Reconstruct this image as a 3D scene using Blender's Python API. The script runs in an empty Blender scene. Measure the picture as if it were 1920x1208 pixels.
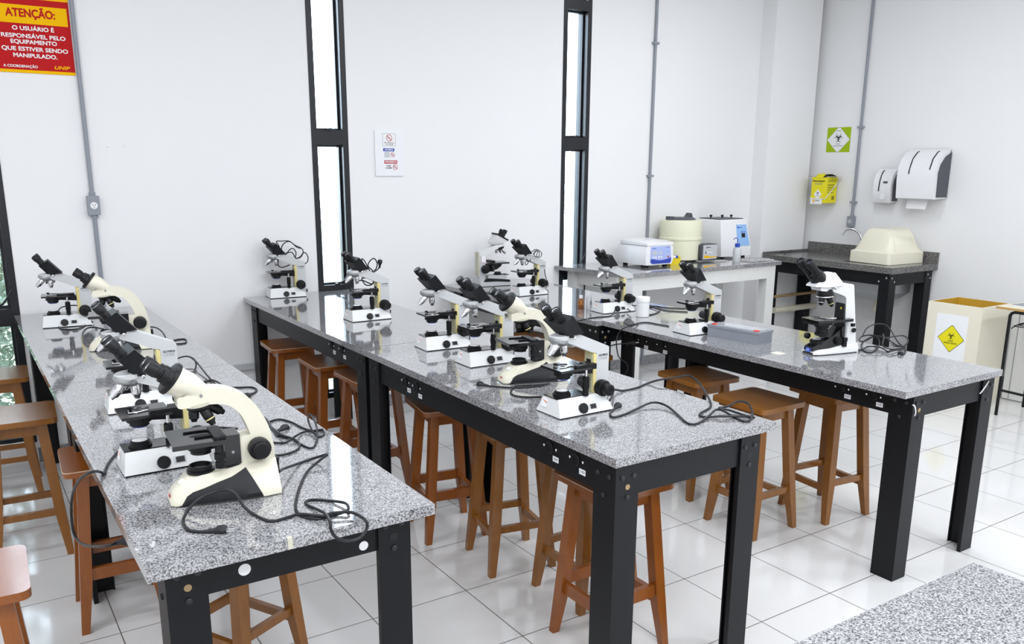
import bpy, bmesh, math, random
from mathutils import Vector, Matrix
C = bpy.context.scene.collection
S = bpy.context.scene
R = math.radians
# ------------------------------------------------------------------ camera
yaw, pitch, roll = R(33.519), R(13.565), R(0.34)
fw = Vector((math.sin(yaw)*math.cos(pitch), math.cos(yaw)*math.cos(pitch), -math.sin(pitch)))
rt = Vector((math.cos(yaw), -math.sin(yaw), 0)); up = rt.cross(fw)
r2 = math.cos(roll)*rt + math.sin(roll)*up; u2 = -math.sin(roll)*rt + math.cos(roll)*up
cd = bpy.data.cameras.new('camera'); cam = bpy.data.objects.new('camera', cd); C.objects.link(cam)
M = Matrix((r2, u2, -fw)).transposed().to_4x4(); M.translation = (0, 0, 1.8416); cam.matrix_world = M
cd.sensor_width = 36; cd.sensor_fit = 'HORIZONTAL'; cd.lens = 1590.55/1920*36; cd.shift_y = 92.2/1920
cd.clip_start = .05; cd.clip_end = 200
S.camera = cam
# ------------------------------------------------------------------ world, lights, exposure
S.view_settings.view_transform = 'Standard'; S.view_settings.look = 'None'
S.view_settings.gamma = 1; S.view_settings.use_curve_mapping = False; S.view_settings.exposure = 0.27
W = bpy.data.worlds.new('world'); S.world = W; W.use_nodes = True
bg = W.node_tree.nodes['Background']; bg.inputs[0].default_value = (.80, .90, 1.0, 1); bg.inputs[1].default_value = 13.0
def area(name, loc, sx, sy, e, col=(.915, .945, 1), rot=(0, 0, 0)):
    l = bpy.data.lights.new(name, 'AREA'); l.shape = 'RECTANGLE'; l.size = sx; l.size_y = sy; l.energy = e; l.color = col
    o = bpy.data.objects.new(name, l); o.location = loc; o.rotation_euler = rot; C.objects.link(o); return o
for x, y, e in ((-1.0, .2, 33), (1.4, .2, 33), (3.8, .2, 33), (6.0, .2, 38), (-1.0, 2.9, 28), (1.4, 2.9, 25), (3.8, 2.9, 23), (5.2, 4.0, 23), (-1.0, -1.7, 36), (1.4, -1.7, 36), (3.8, -1.7, 36)):
    area('ceiling_lamp', (x, y, 3.66), 1.25, .34, e)
# ------------------------------------------------------------------ materials
MATS = {}
def pmat(name, col, rough=.5, metal=0, spec=.5, coat=0, noise=0, nscale=40, bump=0, trans=0, ior=1.45):
    m = bpy.data.materials.new(name); m.use_nodes = True; nt = m.node_tree; b = nt.nodes['Principled BSDF']
    b.inputs['Base Color'].default_value = (*col, 1); b.inputs['Roughness'].default_value = rough
    b.inputs['Metallic'].default_value = metal; b.inputs['Specular IOR Level'].default_value = spec
    b.inputs['Coat Weight'].default_value = coat; b.inputs['Coat Roughness'].default_value = .08
    b.inputs['Transmission Weight'].default_value = trans; b.inputs['IOR'].default_value = ior
    tc = nt.nodes.new('ShaderNodeTexCoord'); n = nt.nodes.new('ShaderNodeTexNoise'); n.inputs['Scale'].default_value = nscale
    n.inputs['Detail'].default_value = 4
    nt.links.new(tc.outputs['Object'], n.inputs['Vector'])
    mr = nt.nodes.new('ShaderNodeMapRange'); mr.inputs[3].default_value = 1-noise; mr.inputs[4].default_value = 1+noise
    nt.links.new(n.outputs['Fac'], mr.inputs[0])
    mx = nt.nodes.new('ShaderNodeVectorMath'); mx.operation = 'SCALE'; mx.inputs[0].default_value = col
    nt.links.new(mr.outputs[0], mx.inputs['Scale']); nt.links.new(mx.outputs[0], b.inputs['Base Color'])
    if bump:
        bp = nt.nodes.new('ShaderNodeBump'); bp.inputs['Strength'].default_value = bump; bp.inputs['Distance'].default_value = .002
        nt.links.new(n.outputs['Fac'], bp.inputs['Height']); nt.links.new(bp.outputs[0], b.inputs['Normal'])
    MATS[name] = m; return m
def granite(name, cols, scale, rough, coat=.0):
    m = bpy.data.materials.new(name); m.use_nodes = True; nt = m.node_tree; b = nt.nodes['Principled BSDF']
    tc = nt.nodes.new('ShaderNodeTexCoord')
    v = nt.nodes.new('ShaderNodeTexVoronoi'); v.inputs['Scale'].default_value = scale; v.inputs['Randomness'].default_value = 1
    n = nt.nodes.new('ShaderNodeTexNoise'); n.inputs['Scale'].default_value = scale*.55; n.inputs['Detail'].default_value = 5; n.inputs['Roughness'].default_value = .7
    wv = nt.nodes.new('ShaderNodeVectorMath'); wv.operation = 'SCALE'; wv.inputs['Scale'].default_value = .004
    n2 = nt.nodes.new('ShaderNodeTexNoise'); n2.inputs['Scale'].default_value = scale*1.3
    nt.links.new(tc.outputs['Object'], n2.inputs['Vector']); nt.links.new(n2.outputs['Color'], wv.inputs[0])
    ad = nt.nodes.new('ShaderNodeVectorMath'); nt.links.new(tc.outputs['Object'], ad.inputs[0]); nt.links.new(wv.outputs[0], ad.inputs[1])
    nt.links.new(ad.outputs[0], v.inputs['Vector']); nt.links.new(tc.outputs['Object'], n.inputs['Vector'])
    sp = nt.nodes.new('ShaderNodeSeparateColor'); nt.links.new(v.outputs['Color'], sp.inputs[0])
    mm = nt.nodes.new('ShaderNodeMath'); mm.operation = 'MULTIPLY_ADD'; mm.inputs[1].default_value = .55; nt.links.new(sp.outputs[0], mm.inputs[0])
    m3 = nt.nodes.new('ShaderNodeMath'); m3.operation = 'MULTIPLY_ADD'; m3.inputs[1].default_value = 1.5; m3.inputs[2].default_value = -.52
    nt.links.new(n.outputs['Fac'], m3.inputs[0]); nt.links.new(m3.outputs[0], mm.inputs[2])
    cr = nt.nodes.new('ShaderNodeValToRGB'); e = cr.color_ramp.elements
    e[0].position = cols[0][0]; e[0].color = (*cols[0][1], 1); e[1].position = cols[-1][0]; e[1].color = (*cols[-1][1], 1)
    for p, c in cols[1:-1]:
        q = e.new(p); q.color = (*c, 1)
    nt.links.new(mm.outputs[0], cr.inputs[0]); nt.links.new(cr.outputs[0], b.inputs['Base Color'])
    b.inputs['Roughness'].default_value = rough; b.inputs['Coat Weight'].default_value = coat; b.inputs['Coat Roughness'].default_value = .05
    MATS[name] = m
def tile(name):
    m = bpy.data.materials.new(name); m.use_nodes = True; nt = m.node_tree; b = nt.nodes['Principled BSDF']
    tc = nt.nodes.new('ShaderNodeTexCoord'); sx = nt.nodes.new('ShaderNodeSeparateXYZ'); nt.links.new(tc.outputs['Object'], sx.inputs[0])
    ds = []
    for ax, off in ((0, 3.0895), (1, 2.5376)):
        a = nt.nodes.new('ShaderNodeMath'); a.operation = 'ADD'; a.inputs[1].default_value = -off+.45*40+.225; nt.links.new(sx.outputs[ax], a.inputs[0])
        w = nt.nodes.new('ShaderNodeMath'); w.operation = 'MODULO'; w.inputs[1].default_value = .45; nt.links.new(a.outputs[0], w.inputs[0])
        s = nt.nodes.new('ShaderNodeMath'); s.operation = 'SUBTRACT'; s.inputs[1].default_value = .225; nt.links.new(w.outputs[0], s.inputs[0])
        q = nt.nodes.new('ShaderNodeMath'); q.operation = 'ABSOLUTE'; nt.links.new(s.outputs[0], q.inputs[0]); ds.append(q)
    mn = nt.nodes.new('ShaderNodeMath'); mn.operation = 'MINIMUM'; nt.links.new(ds[0].outputs[0], mn.inputs[0]); nt.links.new(ds[1].outputs[0], mn.inputs[1])
    st = nt.nodes.new('ShaderNodeMapRange'); st.inputs[1].default_value = .0016; st.inputs[2].default_value = .0026; nt.links.new(mn.outputs[0], st.inputs[0])
    n = nt.nodes.new('ShaderNodeTexNoise'); n.inputs['Scale'].default_value = 2.2; nt.links.new(tc.outputs['Object'], n.inputs['Vector'])
    c1 = nt.nodes.new('ShaderNodeMix'); c1.data_type = 'RGBA'; c1.inputs[6].default_value = (.74, .735, .725, 1); c1.inputs[7].default_value = (.69, .685, .675, 1); nt.links.new(n.outputs['Fac'], c1.inputs[0])
    c2 = nt.nodes.new('ShaderNodeMix'); c2.data_type = 'RGBA'; c2.inputs[6].default_value = (.10, .085, .065, 1); nt.links.new(c1.outputs[2], c2.inputs[7]); nt.links.new(st.outputs[0], c2.inputs[0])
    nt.links.new(c2.outputs[2], b.inputs['Base Color'])
    rr = nt.nodes.new('ShaderNodeMapRange'); rr.inputs[3].default_value = .8; rr.inputs[4].default_value = .09; nt.links.new(st.outputs[0], rr.inputs[0]); nt.links.new(rr.outputs[0], b.inputs['Roughness'])
    bp = nt.nodes.new('ShaderNodeBump'); bp.inputs['Strength'].default_value = .25; bp.inputs['Distance'].default_value = .001; nt.links.new(st.outputs[0], bp.inputs['Height']); nt.links.new(bp.outputs[0], b.inputs['Normal'])
    MATS[name] = m
def wood(name, c0, c1, rough):
    m = bpy.data.materials.new(name); m.use_nodes = True; nt = m.node_tree; b = nt.nodes['Principled BSDF']
    tc = nt.nodes.new('ShaderNodeTexCoord'); mp = nt.nodes.new('ShaderNodeMapping'); mp.inputs['Scale'].default_value = (14, 3, 3)
    nt.links.new(tc.outputs['Object'], mp.inputs[0])
    n = nt.nodes.new('ShaderNodeTexNoise'); n.inputs['Scale'].default_value = 4; n.inputs['Detail'].default_value = 6; n.inputs['Distortion'].default_value = 1.2
    nt.links.new(mp.outputs[0], n.inputs['Vector'])
    c = nt.nodes.new('ShaderNodeMix'); c.data_type = 'RGBA'; c.inputs[6].default_value = (*c0, 1); c.inputs[7].default_value = (*c1, 1)
    nt.links.new(n.outputs['Fac'], c.inputs[0]); nt.links.new(c.outputs[2], b.inputs['Base Color'])
    b.inputs['Roughness'].default_value = rough; b.inputs['Coat Weight'].default_value = .18; b.inputs['Coat Roughness'].default_value = .12
    MATS[name] = m
def glass(name, tint=(.93, .97, 1.0)):
    m = bpy.data.materials.new(name); m.use_nodes = True; nt = m.node_tree; nt.nodes.remove(nt.nodes['Principled BSDF'])
    t = nt.nodes.new('ShaderNodeBsdfTransparent'); t.inputs[0].default_value = (*tint, 1)
    g = nt.nodes.new('ShaderNodeBsdfGlossy'); g.inputs['Roughness'].default_value = .02
    f = nt.nodes.new('ShaderNodeFresnel'); f.inputs[0].default_value = 1.45
    x = nt.nodes.new('ShaderNodeMixShader'); nt.links.new(f.outputs[0], x.inputs[0]); nt.links.new(t.outputs[0], x.inputs[1]); nt.links.new(g.outputs[0], x.inputs[2])
    nt.links.new(x.outputs[0], nt.nodes['Material Output'].inputs[0]); MATS[name] = m
pmat('wall_paint', (.86, .86, .86), .75, spec=.25, noise=.012, nscale=3)
pmat('ceiling_paint', (.85, .85, .85), .8, noise=.01)
tile('floor_tile')
granite('granite', [(.20, (.035, .035, .038)), (.34, (.115, .115, .12)), (.46, (.25, .25, .26)), (.62, (.37, .37, .38)), (.90, (.52, .52, .53))], 330, .06, .8)
granite('dark_granite', [(.1, (.02, .02, .02)), (.35, (.085, .083, .08)), (.6, (.16, .155, .15)), (.9, (.30, .29, .28))], 200, .22)
pmat('black_steel', (.0045, .005, .0065), .42, spec=.32, noise=.15, nscale=25)
pmat('window_frame', (.008, .009, .013), .35, noise=.2, nscale=20)
pmat('grey_conduit', (.28, .30, .34), .45, noise=.05)
pmat('chrome', (.72, .72, .73), .16, metal=1, noise=.05)
pmat('steel_grey', (.42, .43, .44), .35, metal=.8, noise=.05)
pmat('scope_white', (.73, .74, .74), .38, noise=.02, coat=.1)
pmat('arm_grey', (.56, .575, .58), .4, noise=.02)
pmat('scope_grey', (.55, .57, .58), .42, noise=.02)
pmat('scope_cream', (.73, .70, .57), .36, noise=.02, coat=.2)
pmat('cream_dark', (.55, .53, .43), .45, noise=.02)
pmat('scope_yellow', (.72, .62, .27), .5, noise=.05)
pmat('scope_pale_yellow', (.62, .60, .40), .5, noise=.03)
pmat('black_plastic', (.006, .006, .007), .42, spec=.35, noise=.1, nscale=60)
pmat('black_paint', (.006, .006, .007), .14, noise=.1, coat=.3)
pmat('charcoal', (.010, .011, .013), .5, spec=.35, noise=.15, nscale=120, bump=.15)
pmat('bolt_black', (.03, .03, .034), .3, metal=.4)
pmat('rubber', (.011, .012, .014), .42, spec=.4, noise=.05)
pmat('lens_glass', (.55, .57, .60), .06, metal=.6)
pmat('frosted_lens', (.82, .82, .80), .35)
pmat('eye_lens', (.03, .035, .05), .06, spec=.5, coat=.2)
pmat('blue_filter', (.03, .07, .45), .2, coat=.4)
wood('red_wood', (.20, .050, .007), (.32, .098, .010), .28)
wood('ochre_wood', (.19, .066, .010), (.31, .122, .018), .3)
pmat('worn_edge', (.62, .50, .36), .6, noise=.2, nscale=80)
pmat('table_white', (.72, .72, .70), .5, noise=.03)
pmat('white_plastic', (.84, .84, .85), .32, noise=.01, coat=.15)
pmat('clear_white_plastic', (.78, .80, .82), .3, noise=.01, trans=.25)
pmat('cream_plastic', (.80, .80, .60), .4, noise=.02)
pmat('ivory_plastic', (.84, .81, .66), .4, noise=.02)
pmat('grey_plastic', (.075, .08, .095), .45, noise=.05)
pmat('silver_panel', (.56, .57, .58), .35)
pmat('slide_box', (.27, .29, .33), .4, noise=.04)
pmat('slide_lid', (.45, .47, .50), .2, noise=.03, coat=.4)
pmat('red_plastic', (.75, .06, .04), .4)
pmat('blue_plastic', (.02, .07, .45), .35)
pmat('pale_blue', (.30, .52, .85), .35)
pmat('lilac_panel', (.42, .50, .82), .35)
pmat('navy_panel', (.03, .06, .42), .35)
pmat('yellow_plastic', (.80, .62, .02), .4)
pmat('card_yellow', (.83, .74, .01), .55, noise=.02)
pmat('kraft', (.35, .24, .12), .8)
pmat('sign_red', (.50, .010, .012), .5, spec=.12)
pmat('sign_yellow', (.92, .50, .0), .5, spec=.1)
pmat('sign_white', (.86, .86, .86), .5)
pmat('paper', (.86, .87, .89), .7, noise=.01)
pmat('lime', (.36, .52, .01), .5, spec=.2)
pmat('ink', (.01, .01, .012), .6)
pmat('ink_grey', (.25, .26, .28), .6)
pmat('ink_red', (.50, .04, .05), .6)
pmat('ink_blue', (.05, .09, .45), .6)
pmat('orange_ink', (.75, .20, .05), .5)
pmat('bin_cream', (.80, .76, .62), .55, noise=.03, nscale=6)
pmat('bin_inside', (.58, .34, .03), .6, noise=.06, nscale=6)
pmat('laminate', (.80, .74, .58), .35)
pmat('wood_edge', (.50, .30, .10), .5)
pmat('pvc', (.66, .62, .50), .45)
pmat('amber', (.50, .17, .008), .06, trans=.8, ior=1.5, coat=.5)
pmat('amber_liquid', (.55, .22, .01), .1, coat=.5)
pmat('tissue', (.84, .84, .84), .9, noise=.03, nscale=30, bump=.5)
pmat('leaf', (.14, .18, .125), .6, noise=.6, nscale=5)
pmat('leaf_overexposed', (.70, .79, .88), .5, noise=.5, nscale=5)  # overexposure put into the leaf colour: bluish white so the foliage burns out
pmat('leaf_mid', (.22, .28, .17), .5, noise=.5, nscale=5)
pmat('earth', (.18, .20, .12), .9, noise=.3, nscale=3)
glass('window_glass')
# ------------------------------------------------------------------ mesh helpers
def catmull(pts, n=5):
    P = [Vector(p) for p in pts]; out = []
    for i in range(len(P)-1):
        a, b, c, d = P[max(i-1, 0)], P[i], P[i+1], P[min(i+2, len(P)-1)]
        for k in range(n):
            t = k/n
            out.append(.5*((2*b)+(c-a)*t+(2*a-5*b+4*c-d)*t*t+(3*b-a-3*c+d)*t**3))
    out.append(P[-1]); return out
class G:
    def __init__(s): s.bm = bmesh.new()
    def _bev(s, vs, w, seg=2):
        if w <= 0: return
        es = set()
        for v in vs:
            for e in v.link_edges:
                if len(e.link_faces) == 2 and e.calc_face_angle(0) > .35: es.add(e)
        bmesh.ops.bevel(s.bm, geom=list(es), offset=w, segments=seg, affect='EDGES', clamp_overlap=True)
    def box(s, x0, x1, y0, y1, z0, z1, bev=0, T=None, seg=2):
        vs = [s.bm.verts.new((x, y, z)) for x in (x0, x1) for y in (y0, y1) for z in (z0, z1)]
        for f in ((0, 1, 3, 2), (4, 6, 7, 5), (0, 4, 5, 1), (2, 3, 7, 6), (0, 2, 6, 4), (1, 5, 7, 3)): s.bm.faces.new([vs[i] for i in f])
        if T is not None:
            for v in vs: v.co = T @ v.co
        s._bev(vs, bev, seg); return s
    def loft(s, rings, bev=0, seg=2, cap=True):
        """rings: list of closed loops with the same number of points"""
        L = [[s.bm.verts.new(p) for p in r] for r in rings]; n = len(L[0])
        for a, b in zip(L, L[1:]):
            for i in range(n): s.bm.faces.new((a[i], a[(i+1) % n], b[(i+1) % n], b[i]))
        if cap:
            s.bm.faces.new(list(reversed(L[0]))); s.bm.faces.new(L[-1])
        allv = [v for r in L for v in r]
        s._bev(allv, bev, seg); return s
    def prism(s, pts, y0, y1, bev=0, seg=2, axis='y'):
        """polygon of (x,z[,halfwidth]) extruded along y"""
        def p3(p, y):
            if axis == 'y': return (p[0], y, p[1])
            if axis == 'x': return (y, p[0], p[1])
            return (p[0], p[1], y)
        def yy(p, y): return math.copysign(p[2], y) if len(p) > 2 else y
        return s.loft([[p3(p, yy(p, y0)) for p in pts], [p3(p, yy(p, y1)) for p in pts]], bev, seg)
    def cyl(s, p0, p1, r0, r1=None, n=24, bev=0, ribs=0):
        r1 = r0 if r1 is None else r1
        p0, p1 = Vector(p0), Vector(p1); d = (p1-p0).normalized()
        a = d.orthogonal().normalized(); b = d.cross(a)
        def ring(p, r):
            o = []
            for i in range(n):
                t = 2*math.pi*i/n; k = r*1 if not ribs else r*(1-.05*(i % 2))
                o.append(p+k*(math.cos(t)*a+math.sin(t)*b))
            return o
        return s.loft([ring(p0, r0), ring(p1, r1)], bev)
    def lathe(s, prof, c=(0, 0, 0), d=(0, 0, 1), n=32, ribs=0):
        """prof: (r, h) along direction d; closed at both ends"""
        c = Vector(c); d = Vector(d).normalized(); a = d.orthogonal().normalized(); b = d.cross(a)
        rings = []
        for r, h in prof:
            r = max(r, 1e-4)
            rings.append([c+d*h+(r*(1-(.035 if ribs and i % 2 else 0)))*(math.cos(2*math.pi*i/n)*a+math.sin(2*math.pi*i/n)*b) for i in range(n)])
        return s.loft(rings)
    def tube(s, pts, r, n=8, smooth=5):
        P = catmull(pts, smooth) if smooth else [Vector(p) for p in pts]
        t0 = (P[1]-P[0]).normalized(); a = t0.orthogonal().normalized(); rings = []
        for i, p in enumerate(P):
            t = (P[min(i+1, len(P)-1)]-P[max(i-1, 0)])
            t = t.normalized() if t.length > 1e-7 else t0
            a = (a-t*a.dot(t)); a = a.normalized() if a.length > 1e-6 else t.orthogonal().normalized()
            b = t.cross(a)
            rings.append([p+r*(math.cos(2*math.pi*k/n)*a+math.sin(2*math.pi*k/n)*b) for k in range(n)]); t0 = t
        return s.loft(rings)
    def build(s, name, mat, parent=None, loc=None, ang=40):
        bmesh.ops.recalc_face_normals(s.bm, faces=s.bm.faces)
        me = bpy.data.meshes.new(name); s.bm.to_mesh(me); s.bm.free()
        me.polygons.foreach_set('use_smooth', [True]*len(me.polygons)); me.set_sharp_from_angle(angle=R(ang))
        me.materials.append(MATS[mat]); o = bpy.data.objects.new(name, me); C.objects.link(o)
        if parent: o.parent = parent
        if loc: o.location = loc
        return o
def tag(o, label=None, cat=None, group=None, kind=None):
    if label: o['label'] = label
    if cat: o['category'] = cat
    if group: o['group'] = group
    if kind: o['kind'] = kind
    return o
def thing(name, label, cat, loc=(0, 0, 0), rz=0, group=None):
    o = bpy.data.objects.new(name, None); C.objects.link(o); o.empty_display_size = .1
    o.location = loc; o.rotation_euler = (0, 0, rz); return tag(o, label, cat, group)
def struct(name, g, mat, parent=None):
    o = g.build(name, mat, parent)
    if not parent: o['kind'] = 'structure'
    return o
def dup(root, loc, rz, label=None, group=None):
    r = root.copy(); C.objects.link(r); r.location = loc; r.rotation_euler = (0, 0, rz)
    if label: r['label'] = label
    if group: r['group'] = group
    def rec(src, dst):
        for ch in src.children:
            if ch.get('own'): continue
            c = ch.copy(); C.objects.link(c); c.parent = dst; rec(ch, c)
    rec(root, r); return r
class Pl:
    """a flat face with its own right and up directions, for signs, labels and lettering"""
    def __init__(s, o, right, upv): s.o, s.r, s.u = Vector(o), Vector(right).normalized(), Vector(upv).normalized(); s.n = s.r.cross(s.u)
    def pt(s, x, y, h=0): return s.o+s.r*x+s.u*y+s.n*h
    def poly(s, pts, h0, h1, name, mat, parent):
        g = G(); g.loft([[s.pt(x, y, h0) for x, y in pts], [s.pt(x, y, h1) for x, y in pts]]); return g.build(name, mat, parent)
    def rect(s, x0, x1, y0, y1, h0, h1, name, mat, parent): return s.poly([(x0, y0), (x1, y0), (x1, y1), (x0, y1)], h0, h1, name, mat, parent)
    def text(s, body, x, y, size, h, name, mat, parent, bold=.0, width=None, shear=0, align='CENTER'):
        cu = bpy.data.curves.new('t', 'FONT'); cu.body = body; cu.size = size; cu.align_x = align; cu.align_y = 'CENTER'
        cu.extrude = .0002; cu.shear = shear; cu.resolution_u = 4; cu.space_line = .95
        to = bpy.data.objects.new('t', cu); C.objects.link(to); bpy.context.view_layer.update()
        me = bpy.data.meshes.new_from_object(to.evaluated_get(bpy.context.evaluated_depsgraph_get()))
        bpy.data.objects.remove(to); bpy.data.curves.remove(cu)
        if width:
            xs = [v.co.x for v in me.vertices]; w = max(xs)-min(xs); k = width/w
        else: k = 1
        if bold:   # heavier strokes: the same letters laid side by side
            bm = bmesh.new(); base = me.copy(); b = bold*size*.9
            for i, (dx, dy) in enumerate(((0, 0), (b/k, 0), (-b/k, 0), (0, b), (0, -b), (b*.7/k, b*.7), (-b*.7/k, b*.7), (b*.7/k, -b*.7), (-b*.7/k, -b*.7))):
                T = Matrix.Translation((dx, dy, i*.00009)); base.transform(T); bm.from_mesh(base); base.transform(T.inverted())
            bm.to_mesh(me); bm.free(); bpy.data.meshes.remove(base)
        for v in me.vertices: v.co = s.pt(x+v.co.x*k, y+v.co.y, h+v.co.z)
        me.materials.clear(); me.materials.append(MATS[mat]); me.name = name
        o = bpy.data.objects.new(name, me); C.objects.link(o); o.parent = parent; return o
    def ring(s, x, y, r0, r1, h0, h1, name, mat, parent, n=32):
        g = G(); A = lambda r, h: [g.bm.verts.new(s.pt(x+r*math.cos(2*math.pi*i/n), y+r*math.sin(2*math.pi*i/n), h)) for i in range(n)]
        L = [A(r0, h0), A(r1, h0), A(r1, h1), A(r0, h1)]
        for a, b in ((0, 1), (1, 2), (2, 3), (3, 0)):
            for i in range(n): g.bm.faces.new((L[a][i], L[a][(i+1) % n], L[b][(i+1) % n], L[b][i]))
        return g.build(name, mat, parent)
    def biohazard(s, x, y, R0, h, parent, mat='ink'):
        """three crescents with their open ends outwards, a ring and stems"""
        g = G()
        def strip(A, B):
            a = [g.bm.verts.new(s.pt(x+p[0], y+p[1], h)) for p in A]; b = [g.bm.verts.new(s.pt(x+p[0], y+p[1], h)) for p in B]
            for i in range(len(a)-1): g.bm.faces.new((a[i], a[i+1], b[i+1], b[i]))
        for k in range(3):
            th = math.pi/2+k*2*math.pi/3; c, sn = math.cos(th), math.sin(th)
            def rot(px, py): return (px*c-py*sn, px*sn+py*c)
            A, B = [], []
            for i in range(25):
                t = R(32)+(2*math.pi-R(64))*i/24
                A.append(rot(R0*(.46+.50*math.cos(t)), R0*.50*math.sin(t)))
                B.append(rot(R0*(.56+.40*math.cos(t)), R0*.40*math.sin(t)))
            strip(A, B)
            A, B = [], []
            for i in range(9):
                t = R(-38)+R(76)*i/8
                A.append(rot(R0*.40*math.cos(t), R0*.40*math.sin(t))); B.append(rot(R0*.31*math.cos(t), R0*.31*math.sin(t)))
            strip(A, B)
        return g.build('biohazard_symbol', mat, parent)
# ------------------------------------------------------------------ room shell
X0, X1, Y0, YW, ZC = -2.5, 7.5, -2.6, 5.92, 3.72
g = G(); g.box(X0-.2, X1+.2, Y0-.2, YW+.3, -.1, 0); struct('floor', g, 'floor_tile')
g = G(); g.box(X0-.2, X1+.2, Y0-.2, YW+.3, ZC, ZC+.1); struct('ceiling', g, 'ceiling_paint')
WIN = [(.03, .318), (2.222, 2.497), (4.405, 4.695)]
g = G(); xs = [X0-.2]+[v for w in WIN for v in w]+[X1+.2]
for i in range(0, len(xs), 2): g.box(xs[i], xs[i+1], YW, YW+.24, 0, ZC)
for a, b in WIN: g.box(a, b, YW, YW+.24, 0, .13); g.box(a, b, YW, YW+.24, 3.55, ZC)
struct('wall_back', g, 'wall_paint')
g = G(); g.box(X1, X1+.2, Y0, YW, 0, ZC); struct('wall_right', g, 'wall_paint')
g = G(); g.box(6.77, 7.43, 5.75, YW, 0, ZC); struct('wall_corner', g, 'wall_paint')
g = G(); g.box(X0-.2, X0, Y0, YW, 0, ZC); struct('wall_left', g, 'wall_paint')
g = G(); g.box(X0-.2, X1+.2, Y0-.2, Y0, 0, ZC); struct('wall_front', g, 'wall_paint')
def segs():
    for i in range(0, len(xs), 2):
        a, b = max(xs[i], X0), min(xs[i+1], 6.77)
        yield a, b
g = G()
for a, b in segs(): g.box(a, b, YW-.015, YW, 0, .09, .003)
struct('baseboard_back', g, 'granite')
g = G(); g.box(X1-.015, X1, Y0, 5.74, 0, .1, .003); struct('baseboard_right', g, 'granite')
g = G()
for a, b in list(segs())[1:3]: g.box(a+.02, b-.02, YW-.035, YW, .435, .475, .004)
struct('trim_1', g, 'scope_grey')
for i, (a, b) in enumerate(WIN):
    root = bpy.data.objects.new('window_%d' % (i+1), None); C.objects.link(root); root.location = (a, YW, 0); root['kind'] = 'structure'
    w = b-a; g = G(); f = .042
    g.box(0, f, -.004, .13, .13, 3.55, .004); g.box(w-f, w, -.004, .13, .13, 3.55, .004)
    for z0, z1 in ((.13, .17), (3.5, 3.55)): g.box(f, w-f, 0, .13, z0, z1)
    for z0, z1 in ((.885, .985), (1.985, 2.085), (3.09, 3.17)): g.box(f, w-f, -.004, .13, z0, z1, .006)
    g.build('window_frame', 'window_frame', root)
    for z0, z1 in ((.17, .885), (.985, 1.985), (2.085, 3.09), (3.17, 3.5)):
        g = G(); t = .014
        g.box(f, f+t, .05, .09, z0, z1); g.box(w-f-t, w-f, .05, .09, z0, z1); g.box(f+t, w-f-t, .05, .09, z0, z0+t); g.box(f+t, w-f-t, .05, .09, z1-t, z1)
        s = g.build('sash', 'window_frame', root)
        g = G(); g.box(f+t, w-f-t, .068, .072, z0+t, z1-t); g.build('pane', 'window_glass', s)
    g = G(); g.box(w*.52-.015, w*.52+.015, -.03, .0, 1.02-.035, 1.0, .003); g.tube([(w*.52, -.02, 1.0), (w*.7, -.035, 1.02), (w*.92, -.03, 1.11)], .006, smooth=3)
    g.build('window_stay', 'window_frame', root)
    for z in (2.1,):
        g = G(); g.box(w*.5-.012, w*.5+.012, -.02, .05, 2.08, 2.1, .003); g.build('window_latch', 'window_frame', root)
# outside ground and greenery beyond the windows
g = G(); g.box(-14, 20, YW+.25, 30, -.5, -.35); o = g.build('ground', 'earth'); o['kind'] = 'structure'
def shrub(name, label, loc, r, h, n, mat, seed, leaf=.075):
    rnd = random.Random(seed); root = thing(name, label, 'shrub', loc, 0, None)
    g = G()
    for k in range(7):
        a = rnd.uniform(0, 6.28); g.tube([(0, 0, 0), (math.cos(a)*r*.3, math.sin(a)*r*.3, h*.5), (math.cos(a)*r*.6, math.sin(a)*r*.6, h*.9)], .018, 6, 4)
    g.build('stem', mat if mat == 'leaf_overexposed' else 'earth', root)  # stems of the washed out bushes get the same whitened colour
    g = G()
    for k in range(n):
        while True:
            p = Vector((rnd.uniform(-1, 1), rnd.uniform(-1, 1), rnd.uniform(-1, 1)))
            if .25 < p.length < 1: break
        p = Vector((p.x*r, p.y*r, h*.55+p.z*h*.5)); p.z = max(p.z, .03)
        d = Vector((rnd.uniform(-1, 1), rnd.uniform(-1, 1), rnd.uniform(-.9, .3))).normalized(); s = d.cross(Vector((rnd.uniform(-.4, .4), rnd.uniform(-.4, .4), 1))).normalized(); L = leaf*rnd.uniform(.7, 1.5)
        nn = d.cross(s)*L*.12
        v = [g.bm.verts.new(q) for q in (p, p+d*L*.45+s*L*.3+nn, p+d*L, p+d*L*.45-s*L*.3+nn, p+d*L*.45)]
        g.bm.faces.new((v[0], v[1], v[4])); g.bm.faces.new((v[1], v[2], v[4])); g.bm.faces.new((v[2], v[3], v[4])); g.bm.faces.new((v[3], v[0], v[4]))
    o = g.build('foliage', mat, root); return root
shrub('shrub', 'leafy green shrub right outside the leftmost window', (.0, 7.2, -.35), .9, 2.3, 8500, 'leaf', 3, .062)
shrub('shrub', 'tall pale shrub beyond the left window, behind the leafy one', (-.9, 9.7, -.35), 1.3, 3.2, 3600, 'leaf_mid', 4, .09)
shrub('shrub', 'bush outside the middle window, leaves whitened to look overexposed', (3.0, 8.6, -.35), 1.1, 2.6, 800, 'leaf_overexposed', 5, .10)
shrub('shrub', 'bush outside the right window, daylight glare put into its leaf colour', (6.6, 9.0, -.35), 1.2, 2.7, 800, 'leaf_overexposed', 6, .10)
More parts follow.
